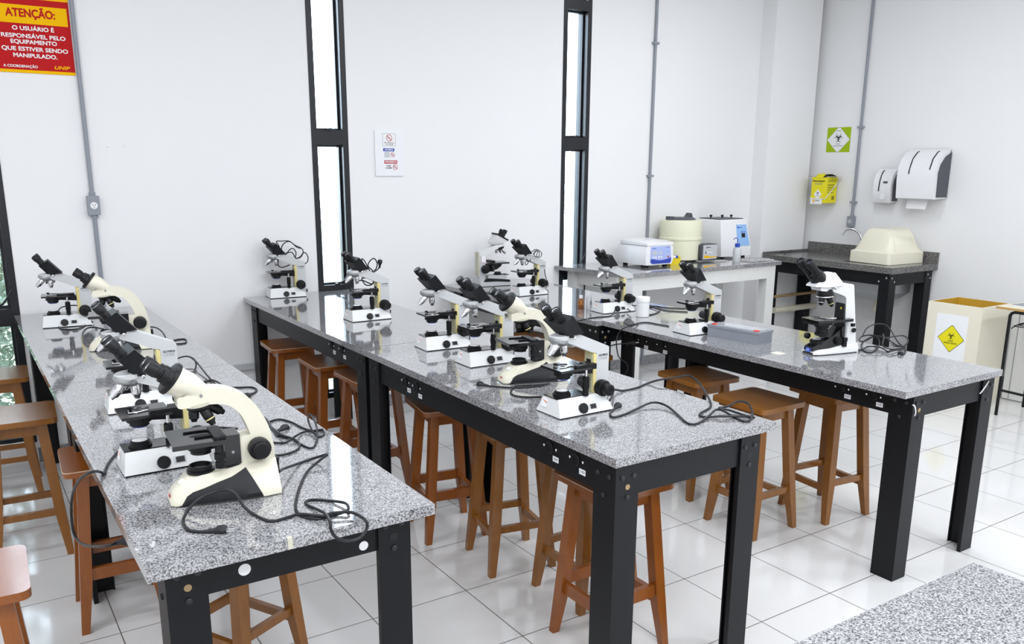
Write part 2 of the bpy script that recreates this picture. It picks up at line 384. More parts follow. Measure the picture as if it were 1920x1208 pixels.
# ------------------------------------------------------------------ work benches
def bench(label, x0, x1, y0, y1, H, il, ir, inf, inb, sock, rot=0, boltm='bolt_black'):
    """il/ir/inf/inb: how far the steel frame stands in from the slab"""
    root = thing('work_bench', label, 'bench', (x0, y0, 0), rot, 'granite topped laboratory benches')
    w, d = x1-x0, y1-y0; T = .03
    g = G(); g.box(0, w, 0, d, H-T, H, .003); g.build('granite_top', 'granite', root)
    zt = H-T-.0005; lx, ly = .098, .112; ax0, ax1, ay0, ay1 = il, w-ir, inf, d-inb
    legs = {}
    for ix, xx in enumerate((ax0, ax1)):
        for iy, yy in enumerate((ay0, ay1)):
            sx, sy = (1 if ix == 0 else -1), (1 if iy == 0 else -1); t = .007
            P = [(xx, yy), (xx+sx*lx, yy), (xx+sx*lx, yy+sy*.018), (xx+sx*(lx-t), yy+sy*.018), (xx+sx*(lx-t), yy+sy*t), (xx+sx*t, yy+sy*t), (xx+sx*t, yy+sy*(ly-t)), (xx+sx*.018, yy+sy*(ly-t)), (xx+sx*.018, yy+sy*ly), (xx, yy+sy*ly)]
            if sx*sy < 0: P.reverse()
            g = G(); g.prism(P, 0, zt, .003, 2, 'z'); leg = g.build('leg', 'black_steel', root); legs[ix, iy] = leg
            for (u, z) in ((.28, .048), (.78, .048), (.52, .118)):
                g = G(); yb = yy-sy*.001; g.lathe([(.0085, -.002), (.0085, .002), (.006, .0042), (.001, .005)], (xx+sx*lx*u, yb, zt-z), (0, -sy, 0), 14); g.build('bolt', boltm, leg)
                g = G(); g.lathe([(.0085, -.002), (.0085, .002), (.006, .0042), (.001, .005)], (xx-sx*.001, yy+sy*ly*u, zt-z), (-sx, 0, 0), 14); g.build('bolt', boltm, leg)
            if iy == 0:
                pl = Pl((xx+sx*lx*.52, yy, zt-.083), (1, 0, 0), (0, 0, 1)); pl.ring(0, 0, .0005, .0095 if ix == 0 else .012, 0, .0008, 'cable_hole', 'kraft' if ix == 0 else 'ink', leg, 20)
    ah = .118; e = .009
    for (a, b, c, dd) in ((ax0+.02, ax1-.02, ay0+e, ay0+e+.012), (ax0+.02, ax1-.02, ay1-e-.012, ay1-e)):
        g = G(); g.box(a, b, c, dd, zt-ah, zt, .002); g.build('apron', 'black_steel', root)
    side = []
    for xx in (ax0+e, ax1-e-.012):
        g = G(); g.box(xx, xx+.012, ay0+.02, ay1-.02, zt-ah, zt, .002); side.append(g.build('side_apron', 'black_steel', root))
    # sockets on the left side apron
    for (y, z, kind) in sock:
        ap = side[0]; c = (ax0+e, y-y0, z)
        g = G(); g.lathe([(.021, -.001), (.021, .004), (.018, .006), (.017, .003), (.001, .003)], c, (-1, 0, 0), 24); so = g.build('socket', 'black_plastic', ap)
        for k in (-1, 0, 1): 
            g = G(); g.cyl((c[0]-.002, c[1]+k*.007, c[2]+(.004 if k else -.007)), (c[0]-.0036, c[1]+k*.007, c[2]+(.004 if k else -.007)), .002, n=8); g.build('pin_hole', 'ink', so)
        for k in (-1, 1):
            g = G(); g.lathe([(.005, 0), (.005, .002), (.003, .004), (.001, .0045)], (c[0], c[1]+k*.036, c[2]), (-1, 0, 0), 12); g.build('screw', 'chrome', ap)
        pl = Pl((c[0], c[1]-.034, c[2]-.035), (0, -1, 0), (0, 0, 1)); tg = pl.rect(-.017, .017, -.010, .010, -.001, .001, 'socket_tag', 'paper', ap)
        pl.text(kind, 0, 0, .013, .0011, 'lettering', 'ink', tg)
    return root
bA = bench('bench at left front carrying the nearest cream microscope', .282, 1.018, 1.912, 3.888, .9485, .053, .027, .10, .03, [(2.6, .875, '220V'), (3.2, .875, '110V')])
bA2 = bench('left bench against the window wall, beyond the joint behind the left front bench', .282, 1.018, 3.892, 5.885, .9485, .053, .027, .03, .06, [(4.45, .875, '220V'), (4.75, .875, '110V')])
bB = bench('middle front bench with four microscopes in a row', 1.668, 2.422, 1.924, 3.888, .9485, .02, .055, .02, .04, [(2.313, .872, '220V'), (2.161, .872, '110V'), (3.456, .868, '220V'), (3.345, .865, '110V')])
bD = bench('middle bench by the window with two microscopes', 1.668, 2.422, 3.895, 5.895, .9485, .03, .055, .02, .06, [(4.385, .875, '220V'), (4.24, .875, '110V')])
bC = bench('right front bench carrying the grey slide box', 3.295, 4.075, 1.965, 3.965, .925, .125, -.008, .035, .03, [(2.364, .838, '220V'), (2.198, .838, '110V'), (3.752, .825, '220V'), (3.588, .825, '110V')])
bE = bench('right rear bench under the two microscopes near the right window', 3.245, 4.04, 3.972, 5.895, .925, .05, .05, .03, .08, [], 0, 'steel_grey')
# extra marks on two benches: two round holes in the left front apron, zip ties on the right one
pl = Pl((.282, 2.012+.009-.0005, .85), (1, 0, 0), (0, 0, 1))
fa = [c for c in bA.children if c.name.startswith('apron')][0]
for k, (x, z, r) in enumerate(((.245, -.008, .016), (.57, -.025, .0135))):
    p2 = Pl((x, .109-.0006, .85+z), (1, 0, 0), (0, 0, 1)); p2.ring(0, 0, .0005, r, 0, .0008, 'cable_hole', 'sign_white', fa, 20)
for (x, z, dx) in ((.115, .845, .03), (.73, .87, -.06)):
    g = G(); g.tube([(x, .033, z), (x+dx*.3, .027, z-.006), (x+dx*.8, .028, z-.035), (x+dx, .035, z-.055)], .0028, 6, 4); g.build('cable_tie', 'sign_white', bC)
g = G(); g.box(.326, .338, -.0006, .012, .9485-.029, .9485+.0004, .001); g.build('edge_repair', 'cream_dark', bA)
# teacher's bench at the lower right corner
t = thing('demonstration_bench', 'granite bench corner at the lower right, nearest to the viewer', 'bench', (.0, .12, 0))
g = G(); g.prism([(-.6, 0), (1.935, 0), (1.907, .803), (-.6, .803)], .915, .9485, .004, 2, 'z'); g.build('granite_top', 'granite', t)
for x in (-.5, 1.78):
    for y in (.06, .66): g = G(); g.box(x, x+.09, y, y+.09, 0, .9145, .004); g.build('leg', 'black_steel', t)
g = G(); g.box(-.41, 1.78, .66, .675, .8, .9145); g.build('apron', 'black_steel', t)
# ------------------------------------------------------------------ stools
def stool(label, woodm, st_h, st_z, group):
    root = thing('wooden_stool', label, 'stool', (0, 0, 0), 0, group); SX, SY, Hs = .166, .176, .69
    pts = []
    for (cx, cy, a0) in ((SX-.03, SY-.03, 0), (-SX+.03, SY-.03, 90), (-SX+.03, -SY+.03, 180), (SX-.03, -SY+.03, 270)):
        for k in range(5):
            a = R(a0+k*22.5); pts.append((cx+.03*math.cos(a), cy+.03*math.sin(a)))
    g = G(); g.prism(pts, Hs-.026, Hs, .005, 2, 'z'); seat = g.build('seat', woodm, root)
    tx, ty, bx, by, zt = .118, .128, .168, .172, Hs-.0262
    for sx in (-1, 1):
        for sy in (-1, 1):
            def ring(z, wx, wy):
                k = z/zt; cx = sx*(bx+(tx-bx)*k); cy = sy*(by+(ty-by)*k)
                return [(cx, cy, z), (cx-sx*wx, cy, z), (cx-sx*wx, cy-sy*wy, z), (cx, cy-sy*wy, z)] if sx*sy > 0 else [(cx, cy, z), (cx, cy-sy*wy, z), (cx-sx*wx, cy-sy*wy, z), (cx-sx*wx, cy, z)]
            g = G(); g.loft([ring(0, .030, .030), ring(.20, .044, .044), ring(zt, .044, .044)], .003); g.build('leg', woodm, root)
    def rail(name, z0, z1, ins, th):
        zm = (z0+z1)/2; k = zm/zt; cx = bx+(tx-bx)*k-.012; cy = by+(ty-by)*k-.012
        for s in (-1, 1):
            g = G(); g.box(-cx+.015, cx-.015, s*cy-(th if s > 0 else 0), s*cy+(th if s < 0 else 0), z0, z1, .003); g.build(name, woodm, root)
            g = G(); g.box(s*cx-(th if s > 0 else 0), s*cx+(th if s < 0 else 0), -cy+.015, cy-.015, z0-(.0 if name == 'apron' else .035), z1-(.0 if name == 'apron' else .035), .003); g.build(name, woodm, root)
    if woodm == 'red_wood':
        e = .0012; g = G(); g.tube([(-SX+e, SY-.05, Hs-.003), (-SX+e, 0, Hs-.003), (-SX+e, -SY+.03, Hs-.003), (-SX+.0095, -SY+.0095, Hs-.003), (-SX+.03, -SY+e, Hs-.003), (SX*.5, -SY+e, Hs-.003)], .0022, 6, 3); g.build('worn_edge', 'worn_edge', seat)
    rail('apron', zt-.062, zt-.001, 0, .022); rail('stretcher', st_z, st_z+st_h, 0, .022)
    return root
GR, GO = 'red brown wooden stools', 'ochre wooden stools'
red = stool('', 'red_wood', .05, .215, GR); och = stool('', 'ochre_wood', .032, .20, GO)
RS = [(.432, 3.66, -2.9, 'worn red brown stool tucked under the left bench, loop of cord beside it'),
      (-.085, 2.705, -2, 'red brown stool cut by the left edge of the photo, bottom corner'),
      (1.83, 5.44, -4, 'red brown stool under the window end of the middle bench, nearest the wall'),
      (1.875, 4.82, -2, 'red brown stool second from the wall along the middle bench'),
      (1.93, 4.375, 0, 'red brown stool third from the wall, half hidden by the black bench leg'),
      (2.0, 3.63, -9.7, 'red brown stool at the far end of the middle front bench'),
      (2.022, 2.343, 0, 'red brown stool under the near corner of the middle front bench')]
OS = [(.13, 5.47, -3, 'ochre stool at the left edge standing in front of the left window'),
      (.172, 4.52, -3, 'ochre stool left of the left bench, one in front of the window stool'),
      (.74, 2.93, 28, 'ochre stool under the front end of the left bench, mostly hidden'),
      (2.085, 3.16, -11, 'ochre stool with all four legs in view, second along the middle front bench'),
      (2.19, 2.71, 2, 'dark ochre stool squeezed between two others under the middle front bench'),
      (3.50, 3.35, -4, 'ochre stool farthest back along the right front bench'),
      (3.385, 2.81, 0, 'ochre stool pulled out in front of the right front bench, second from back'),
      (3.88, 2.72, -6, 'ochre stool under the right front bench, nearest to the right bench leg'),
      (3.24, 4.15, 0, 'stool seat glimpsed between the cream microscope and the near one on the middle bench'),
      (3.30, 4.75, 0, 'stool under the rear right bench, seen behind the second microscope of the row')]
for i, (x, y, a, lb) in enumerate(RS):
    if i == 0: red.location = (x, y, 0); red.rotation_euler.z = R(a); red['label'] = lb
    else: dup(red, (x, y, 0), R(a), lb)
for i, (x, y, a, lb) in enumerate(OS):
    if i == 0: och.location = (x, y, 0); och.rotation_euler.z = R(a); och['label'] = lb
    else: dup(och, (x, y, 0), R(a), lb)
# ------------------------------------------------------------------ microscopes (local x runs from the front to the back, y<0 is the side with the switch)
GM1, GM2 = 'white and black binocular microscopes', 'cream curved arm microscopes'
def eyepieces(head, c, d, span, r, L, matb='black_plastic', ring=True, y0=0):
    c = Vector(c); d = Vector(d).normalized()
    for s in (-1, 1):
        p = c+Vector((0, s*span, 0))
        g = G(); g.lathe([(r*.82, -.012), (r*.82, L*.45), (r*.9, L*.47), (r*.9, L*.55), (r, L*.57), (r, L*.97), (r*.93, L), (r*.72, L), (r*.66, L-.004), (.001, L-.004)], p, d, 24)
        e = g.build('eyepiece', matb, head)
        if ring:
            g = G(); g.lathe([(r*.70, L-.0045), (r*.70, L-.002), (r*.55, L-.003), (r*.5, L-.0045)], p, d, 24); g.build('eyepiece_ring', 'steel_grey', e)
        g = G(); g.lathe([(r*.5, L-.006), (r*.5, L-.0036), (.001, L-.0026)], p, d, 20); g.build('eyepiece_lens', 'eye_lens', e)
def objective(par, c, d, L, r, mat, band=None):
    g = G(); g.lathe([(r*.9, -.004), (r, 0), (r, L*.42), (r*1.04, L*.43), (r*1.04, L*.5), (r*.98, L*.52), (r*.98, L*.72), (r*.62, L*.86), (r*.55, L), (r*.3, L), (.001, L-.001)], c, d, 22)
    o = g.build('objective', mat, par)
    if band:
        c = Vector(c); dd = Vector(d).normalized(); g = G(); g.lathe([(r*.9, L*.60), (r*1.02, L*.60), (r*1.02, L*.66), (r*.9, L*.66)], c, dd, 22); g.build('colour_band', band, o)
    return o
def knob(par, name, c, d, prof, mat='black_plastic', ribs=0, n=36):
    g = G(); g.lathe(prof, c, d, n, ribs); return g.build(name, mat, par)
def ch20():
    t = thing('microscope', '', 'microscope', (0, 0, 0), 0, GM1)
    def bp(z, x0, x1): w = .0775-z*.50; return [(x0, -w, z), (x1, -w, z), (x1, w, z), (x0, w, z)]
    g = G(); g.loft([bp(.004, 0, .25), bp(.03, .0055, .243), bp(.062, .0115, .197), bp(.066, .0125, .190)], .003); base = g.build('base', 'scope_white', t)
    g = G(); g.box(.002, .248, -.0765, .0765, 0, .0045); g.build('base_pad', 'black_plastic', base)
    g = G(); g.box(.010, .158, -.042, .042, .0655, .0695, .001); pl_ = g.build('base_plate', 'black_paint', t)
    il = G(); il.lathe([(.034, 0), (.034, .006), (.030, .008), (.030, .012), (.026, .014), (.026, .018), (.001, .018)], (.062, 0, .069), (0, 0, 1), 32); il = il.build('illuminator', 'black_plastic', t)
    g = G(); g.lathe([(.022, .016), (.022, .0185), (.020, .0190), (.001, .0192)], (.062, 0, .069), (0, 0, 1), 28); g.build('illuminator_lens', 'frosted_lens', il)
    # column and arm
    g = G(); g.prism([(.203, .05), (.262, .012), (.262, .232), (.258, .238), (.130, .292), (.05, .298), (.044, .294), (.044, .280), (.05, .276), (.115, .250), (.178, .222), (.203, .216)], -.026, .026, .003); arm = g.build('arm', 'arm_grey', t)
    g = G(); g.prism([(.1875, .0655), (.2025, .06), (.2025, .2135), (.1875, .219)], -.0265, .0265, .002); g.build('front_panel', 'scope_yellow', t)
    g = G(); g.box(.1845, .188, -.022, .022, .07, .212, .001); fp = g.build('front_cover', 'scope_pale_yellow', t)
    g = G(); g.box(.1838, .186, -.014, .012, .160, .192, .001); g.build('stage_slot', 'ink', fp)
    pl = Pl((.232, -.0262, .200), (1, 0, 0), (0, 0, 1))
    np_ = pl.rect(-.022, .026, -.012, .012, 0, .0004, 'nameplate', 'scope_grey', t)
    pl.text('OLYMPUS', 0.001, .006, .011, .0006, 'lettering', 'ink', np_, .02, .042); pl.text('CH20', .001, -.006, .014, .0006, 'lettering', 'ink_grey', np_, .0, .036)
    # head
    A = [(.130, .300), (.064, .374), (.018, .346), (.056, .297)]
    g = G(); w = [.046, .047, .047, .040]
    g.loft([[(A[0][0], -.040, A[0][1]), (A[1][0], -.056, A[1][1]), (A[2][0], -.066, A[2][1]), (A[3][0], -.036, A[3][1])], [(A[0][0], .040, A[0][1]), (A[1][0], .056, A[1][1]), (A[2][0], .066, A[2][1]), (A[3][0], .036, A[3][1])]], .006, 3)
    hd = g.build('head', 'charcoal', t)
    g = G(); g.lathe([(.030, 0), (.030, .012)], (.078, 0, .288), (0, 0, 1), 28); g.build('head_mount', 'black_plastic', hd)
    eyepieces(hd, (.036, 0, .352), (-.60, 0, .80), .030, .0185, .058)
    # nosepiece and objectives
    dn = Vector((-.30, 0, -.95)).normalized()
    g = G(); g.lathe([(.037, -.006), (.037, .004), (.033, .010), (.024, .016), (.010, .019), (.001, .02)], (.042, 0, .276), dn, 32); ns = g.build('nosepiece', 'steel_grey', t)
    g = G(); g.lathe([(.035, 0), (.037, .002), (.037, .015), (.034, .018), (.001, .018)], (.047, 0, .2795), (-.08, 0, 1), 36); g.build('nosepiece_collar', 'arm_grey', ns)
    objective(ns, (.064, -.004, .266), (.06, 0, -1), .050, .0142, 'chrome'); objective(ns, (.030, -.006, .264), (-.70, -.05, -.71), .052, .0142, 'chrome')
    objective(ns, (.048, .024, .266), (-.1, .55, -.83), .034, .0115, 'chrome'); objective(ns, (.074, .018, .268), (.35, .35, -.86), .028, .0110, 'chrome')
    g = G(); g.lathe([(.003, 0), (.003, .010), (.0055, .011), (.0055, .022), (.004, .023)], (.082, -.026, .289), (0, -1, 0), 16); g.build('clamp_screw', 'chrome', t)
    # stage
    g = G(); g.box(.010, .150, -.064, .064, .168, .1765, .0015); st = g.build('stage', 'black_paint', t)
    g = G(); g.lathe([(.011, 0), (.011, .0006)], (.066, 0, .1764), (0, 0, 1), 24); g.build('stage_opening', 'ink', st)
    g = G(); g.box(.088, .178, -.058, -.036, .176, .186, .0015); g.box(.150, .178, -.058, .010, .166, .182, .0015); g.build('mechanical_stage', 'black_plastic', st)
    g = G(); g.tube([(.10, -.036, .1785), (.09, -.012, .1785), (.060, -.022, .1785), (.035, -.020, .1785)], .0022, 6, 3); g.tube([(.10, .02, .1785), (.075, .030, .1785), (.048, .026, .1785), (.040, .010, .1785)], .0022, 6, 3); g.build('slide_clip', 'chrome', st)
    g = G(); g.lathe([(.008, 0), (.008, .007), (.006, .008)], (.045, .020, .1795), (0, 0, 1), 16); g.build('clip_knob', 'black_plastic', st)
    g = G(); g.prism([(.09, .150), (.186, .140), (.186, .168), (.05, .168), (.05, .158)], -.024, .024, .002); g.build('stage_bracket', 'black_plastic', st)
    cn = G(); cn.lathe([(.036, .004), (.036, -.012), (.028, -.015), (.028, -.024), (.024, -.026), (.001, -.026)], (.066, 0, .158), (0, 0, 1), 28); cn = cn.build('condenser', 'black_plastic', t)
    g = G(); g.lathe([(.022, 0), (.022, .004), (.001, .004)], (.066, 0, .129), (0, 0, 1), 24); g.build('filter', 'blue_filter', cn)
    g = G(); g.cyl((.138, -.046, .165), (.138, -.046, .135), .0055, n=14); sk = g.build('stage_shaft', 'chrome', t)
    knob(sk, 'stage_knob', (.138, -.046, .140), (0, 0, -1), [(.009, 0), (.0135, .004), (.0135, .045), (.0115, .048), (.0115, .074), (.001, .075)], 'black_plastic', 1, 30)
    for s in (-1, 1):
        k = knob(t, 'focus_knob', (.222, s*.026, .083), (0, s, 0), [(.0295, 0), (.0295, .004), (.0315, .006), (.0315, .028), (.029, .031), (.022, .032), (.022, .036), (.0225, .060), (.020, .063), (.012, .064), (.010, .062), (.001, .062)], 'black_plastic', 1, 48)
    pn = Vector((0, -1, .5)).normalized()
    knob(t, 'dimmer_knob', (.112, -.0655, .025), (0, -.95, .3), [(.0195, 0), (.0195, .009), (.0175, .011), (.001, .0115)], 'black_plastic', 1, 40)
    pl = Pl((.160, -.0652, .026), (1, 0, 0), (0, .45, .9))
    sw = pl.rect(-.018, .018, -.011, .011, -.002, .0012, 'power_switch', 'scope_grey', t)
    pl.rect(-.0125, .0125, -.0085, .0085, .001, .0035, 'rocker', 'ink', sw)
    pl = Pl((.0058, .03, .042), (0, -1, 0), (.19, 0, 1))
    lb = pl.rect(-.017, .017, -.016, .013, -.001, .0010, 'inspection_label', 'paper', t); pl.poly([(-.016, .012), (.016, .004), (.016, -.002), (-.004, .006)], .001, .0014, 'orange_stripe', 'orange_ink', lb)
    g = G(); g.box(.261, .275, -.014, .014, .024, .044, .002); g.build('power_inlet', 'black_plastic', t)
    return t
def leica():
    t = thing('microscope', '', 'microscope', (0, 0, 0), 0, GM2)
    # base: plan widens from the nose to the back, height follows the side outline
    WB = [(.0, .036, .026, .018), (.012, .046, .030, .036), (.05, .056, .036, .070), (.085, .063, .038, .077), (.15, .074, .036, .080), (.19, .080, .034, .088), (.24, .084, .033, .092), (.285, .080, .033, .092)]
    def at(x, q):
        for a, b in zip(WB, WB[1:]):
            if a[0] <= x <= b[0]: return a[q]+(b[q]-a[q])*(x-a[0])/(b[0]-a[0])
        return WB[-1][q]
    def ys(x, z):
        w, wt, h = at(x, 1), at(x, 2), at(x, 3); k = max(0, (z/h-.22)/.78); return w+(wt-w)*k
    def ring(x): w, wt, h = at(x, 1), at(x, 2), at(x, 3); return [(x, -w, .003), (x, -w, h*.22), (x, -wt, h), (x, wt, h), (x, w, h*.22), (x, w, .003)]
    g = G(); g.loft([ring(b[0]) for b in WB], .006, 3); base = g.build('base', 'scope_cream', t, ang=60)
    g = G(); g.box(.02, .285, -.05, .05, 0, .004); g.build('base_pad', 'black_plastic', base)
    def top(x): return max(.006, .034+(x-.045)*.25) if x > .045 else .006+(x-.026)*1.47
    for s in (-1, 1):
        rings = []
        for k in range(15):
            x = .026+.208*k/14; zt = min(top(x), at(x, 3)*.88); sh = .030*(zt/.07)*max(0, (k-9)/5)
            def P(x_, z, o): return (x_, s*(ys(x_, z)+o), z)
            rings.append([(x, s*(at(x, 1)-.02), .0045), P(x, .0045, .003), P(x-sh*.15, min(zt*.3, .018), .004), P(x-sh*.6, zt*.65, .005), P(x-sh, zt, .0035), (x-sh, s*(ys(x-sh, zt)-.015), zt)])
        g = G(); g.loft(rings, .0015); g.build('side_panel', 'charcoal', t, ang=35)
    # arched arm
    cm = lambda q: [(v.x, v.z) for v in catmull([(x, 0, z) for x, z in q], 3)]
    P = [(.19, .07), (.285, .07)]+cm([(.284, .125), (.275, .175), (.262, .212), (.238, .255), (.205, .287), (.165, .306), (.130, .312)])+[(.045, .296), (.040, .290), (.040, .268), (.048, .264)]+cm([(.120, .268), (.155, .264), (.178, .252), (.198, .230), (.212, .200), (.222, .168)])+[(.190, .166)]
    g = G(); g.prism(P, -.027, .027, .004, 2); arm = g.build('arm', 'scope_cream', t, ang=30)
    # head
    ax = Vector((-.78, 0, .625)).normalized(); u = Vector((.625, 0, .78))
    def disk(c, ry, ru, n=28): return [Vector(c)+Vector((0, ry*math.cos(2*math.pi*i/n), 0))+u*(ru*math.sin(2*math.pi*i/n)) for i in range(n)]
    def flat(cx, z, rx, ry, n=28): return [Vector((cx+rx*math.sin(2*math.pi*i/n), ry*math.cos(2*math.pi*i/n), z)) for i in range(n)]
    g = G(); g.loft([flat(.084, .298, .046, .028), flat(.084, .304, .048, .030), disk((.068, 0, .321), .042, .038), disk((.036, 0, .341), .043, .040)], .0015); hd = g.build('head', 'scope_cream', t, ang=50)
    g = G(); g.lathe([(.046, 0), (.046, .008), (.043, .013), (.030, .016), (.001, .016)], (.036, 0, .341), ax, 32); hr = g.build('head_ring', 'black_plastic', hd)
    eyepieces(hr, Vector((.036, 0, .341))+ax*.014, ax, .030, .0180, .066, y0=0)
    for s in (-1, 1): knob(hr, 'eyepiece_tube', Vector((.036, s*.030, .341))+ax*.012, ax, [(.0225, 0), (.0225, .012), (.0205, .014), (.0205, .026), (.016, .027)], 'black_plastic', 1, 36)
    g = G(); g.cyl((.10, -.026, .296), (.10, -.031, .294), .004, n=12); g.build('clamp_screw', 'steel_grey', hd)
    pl = Pl((.0385, .012, .282), (0, -1, 0), (0, 0, 1)); mk = pl.rect(-.028, .010, -.008, .008, -.001, .0014, 'nameplate', 'cream_dark', t); pl.text('LEICA', -.009, 0, .012, .0016, 'lettering', 'ink', mk, .03, .030)
    # nosepiece
    g = G(); g.lathe([(.034, 0), (.034, .008), (.028, .014), (.001, .016)], (.098, 0, .266), (.15, 0, -1), 28); ns = g.build('nosepiece', 'black_plastic', t)
    g = G(); g.lathe([(.036, -.004), (.036, .003), (.030, .004)], (.097, 0, .268), (.15, 0, -1), 28); g.build('nosepiece_collar', 'cream_dark', ns)
    objective(ns, (.082, -.004, .256), (-.04, -.1, -1), .036, .0135, 'black_plastic'); objective(ns, (.106, -.012, .254), (.42, -.25, -.87), .050, .0135, 'black_plastic', 'scope_yellow')
    objective(ns, (.124, .008, .256), (.82, .1, -.55), .046, .013, 'black_plastic'); objective(ns, (.096, .018, .256), (.0, .8, -.6), .030, .012, 'black_plastic')
    # stage
    g = G(); g.box(.012, .150, -.070, .086, .164, .177, .002); st = g.build('stage', 'black_paint', t)
    pts = [(.095+.030*math.cos(R(a))+(.020 if abs(a) < 90 else -.020)*0, .012*math.sin(R(a))) for a in range(0, 360, 20)]
    g = G(); g.prism([(x, y) for x, y in pts], .1768, .1776, 0, 2, 'z'); g.build('stage_opening', 'ink', st)
    g = G(); g.tube([(.055, .035, .1795), (.11, .035, .1795), (.125, .020, .1795), (.130, -.02, .1795)], .0028, 6, 3); g.tube([(.075, -.022, .1795), (.12, -.022, .1795), (.135, -.035, .1795)], .0028, 6, 3); g.build('slide_clip', 'black_plastic', st)
    g = G(); g.box(.120, .150, -.064, .05, .177, .184, .002); g.build('mechanical_stage', 'black_plastic', st)
    g = G(); g.box(.148, .191, -.034, .034, .092, .176, .002); g.build('stage_bracket', 'black_paint', st)
    g = G(); g.cyl((.170, -.034, .128), (.170, -.0365, .128), .004, n=12); g.build('bracket_screw', 'steel_grey', st)
    for c in ((.128, -.058, .177), (.142, -.05, .177)): knob(st, 'stage_nut', c, (0, 0, 1), [(.010, 0), (.010, .007), (.008, .009), (.001, .009)], 'black_plastic', 1, 24)
    knob(t, 'stage_knob', (.132, -.052, .166), (0, 0, -1), [(.010, 0), (.0115, .002), (.0115, .026), (.0145, .028), (.0145, .046), (.011, .047), (.011, .052), (.0135, .054), (.0135, .070), (.001, .071)], 'black_plastic', 1, 30)
    cn = G(); cn.lathe([(.036, 0), (.036, .012), (.033, .014), (.033, .024), (.027, .028), (.027, .036), (.001, .036)], (.092, 0, .165), (0, 0, -1), 28); cn.build('condenser', 'black_plastic', t)
    g = G(); g.lathe([(.037, 0), (.037, .007), (.030, .010), (.030, .020), (.027, .020), (.026, .006), (.001, .006)], (.088, 0, .0755), (0, 0, 1), 32); il = g.build('illuminator', 'black_plastic', t)
    g = G(); g.lathe([(.024, .006), (.024, .008), (.001, .010)], (.088, 0, .0755), (0, 0, 1), 24); g.build('illuminator_lens', 'lens_glass', il)
    for k in range(3):
        g = G(); g.box(.150, .186, -.030+k*.010, -.024+k*.010, .083, .092, .001); g.build('guide_rail', 'black_plastic', t)
    for s in (-1, 1):
        knob(t, 'focus_knob', (.240, s*.027, .130), (0, s, 0), [(.026, 0), (.026, .004), (.031, .006), (.031, .026), (.028, .029), (.024, .030), (.024, .044), (.021, .047), (.001, .048)], 'black_plastic', 1, 48)
    g = G(); g.box(.284, .297, -.018, .018, .052, .085, .002); g.build('power_inlet', 'black_plastic', t)
    pl = Pl((.0045, -.003, .026), (0, -1, 0), (.42, 0, .9)); pl.text('Leica', .006, -.003, .011, .0012, 'lettering', 'ink_red', t, .02)
    pl = Pl((.034, -.012, .0595), (.25, -1, 0), (.72, 0, .69)); pl.rect(-.010, .014, -.007, .008, -.004, .0012, 'inspection_label', 'paper', t)
    return t
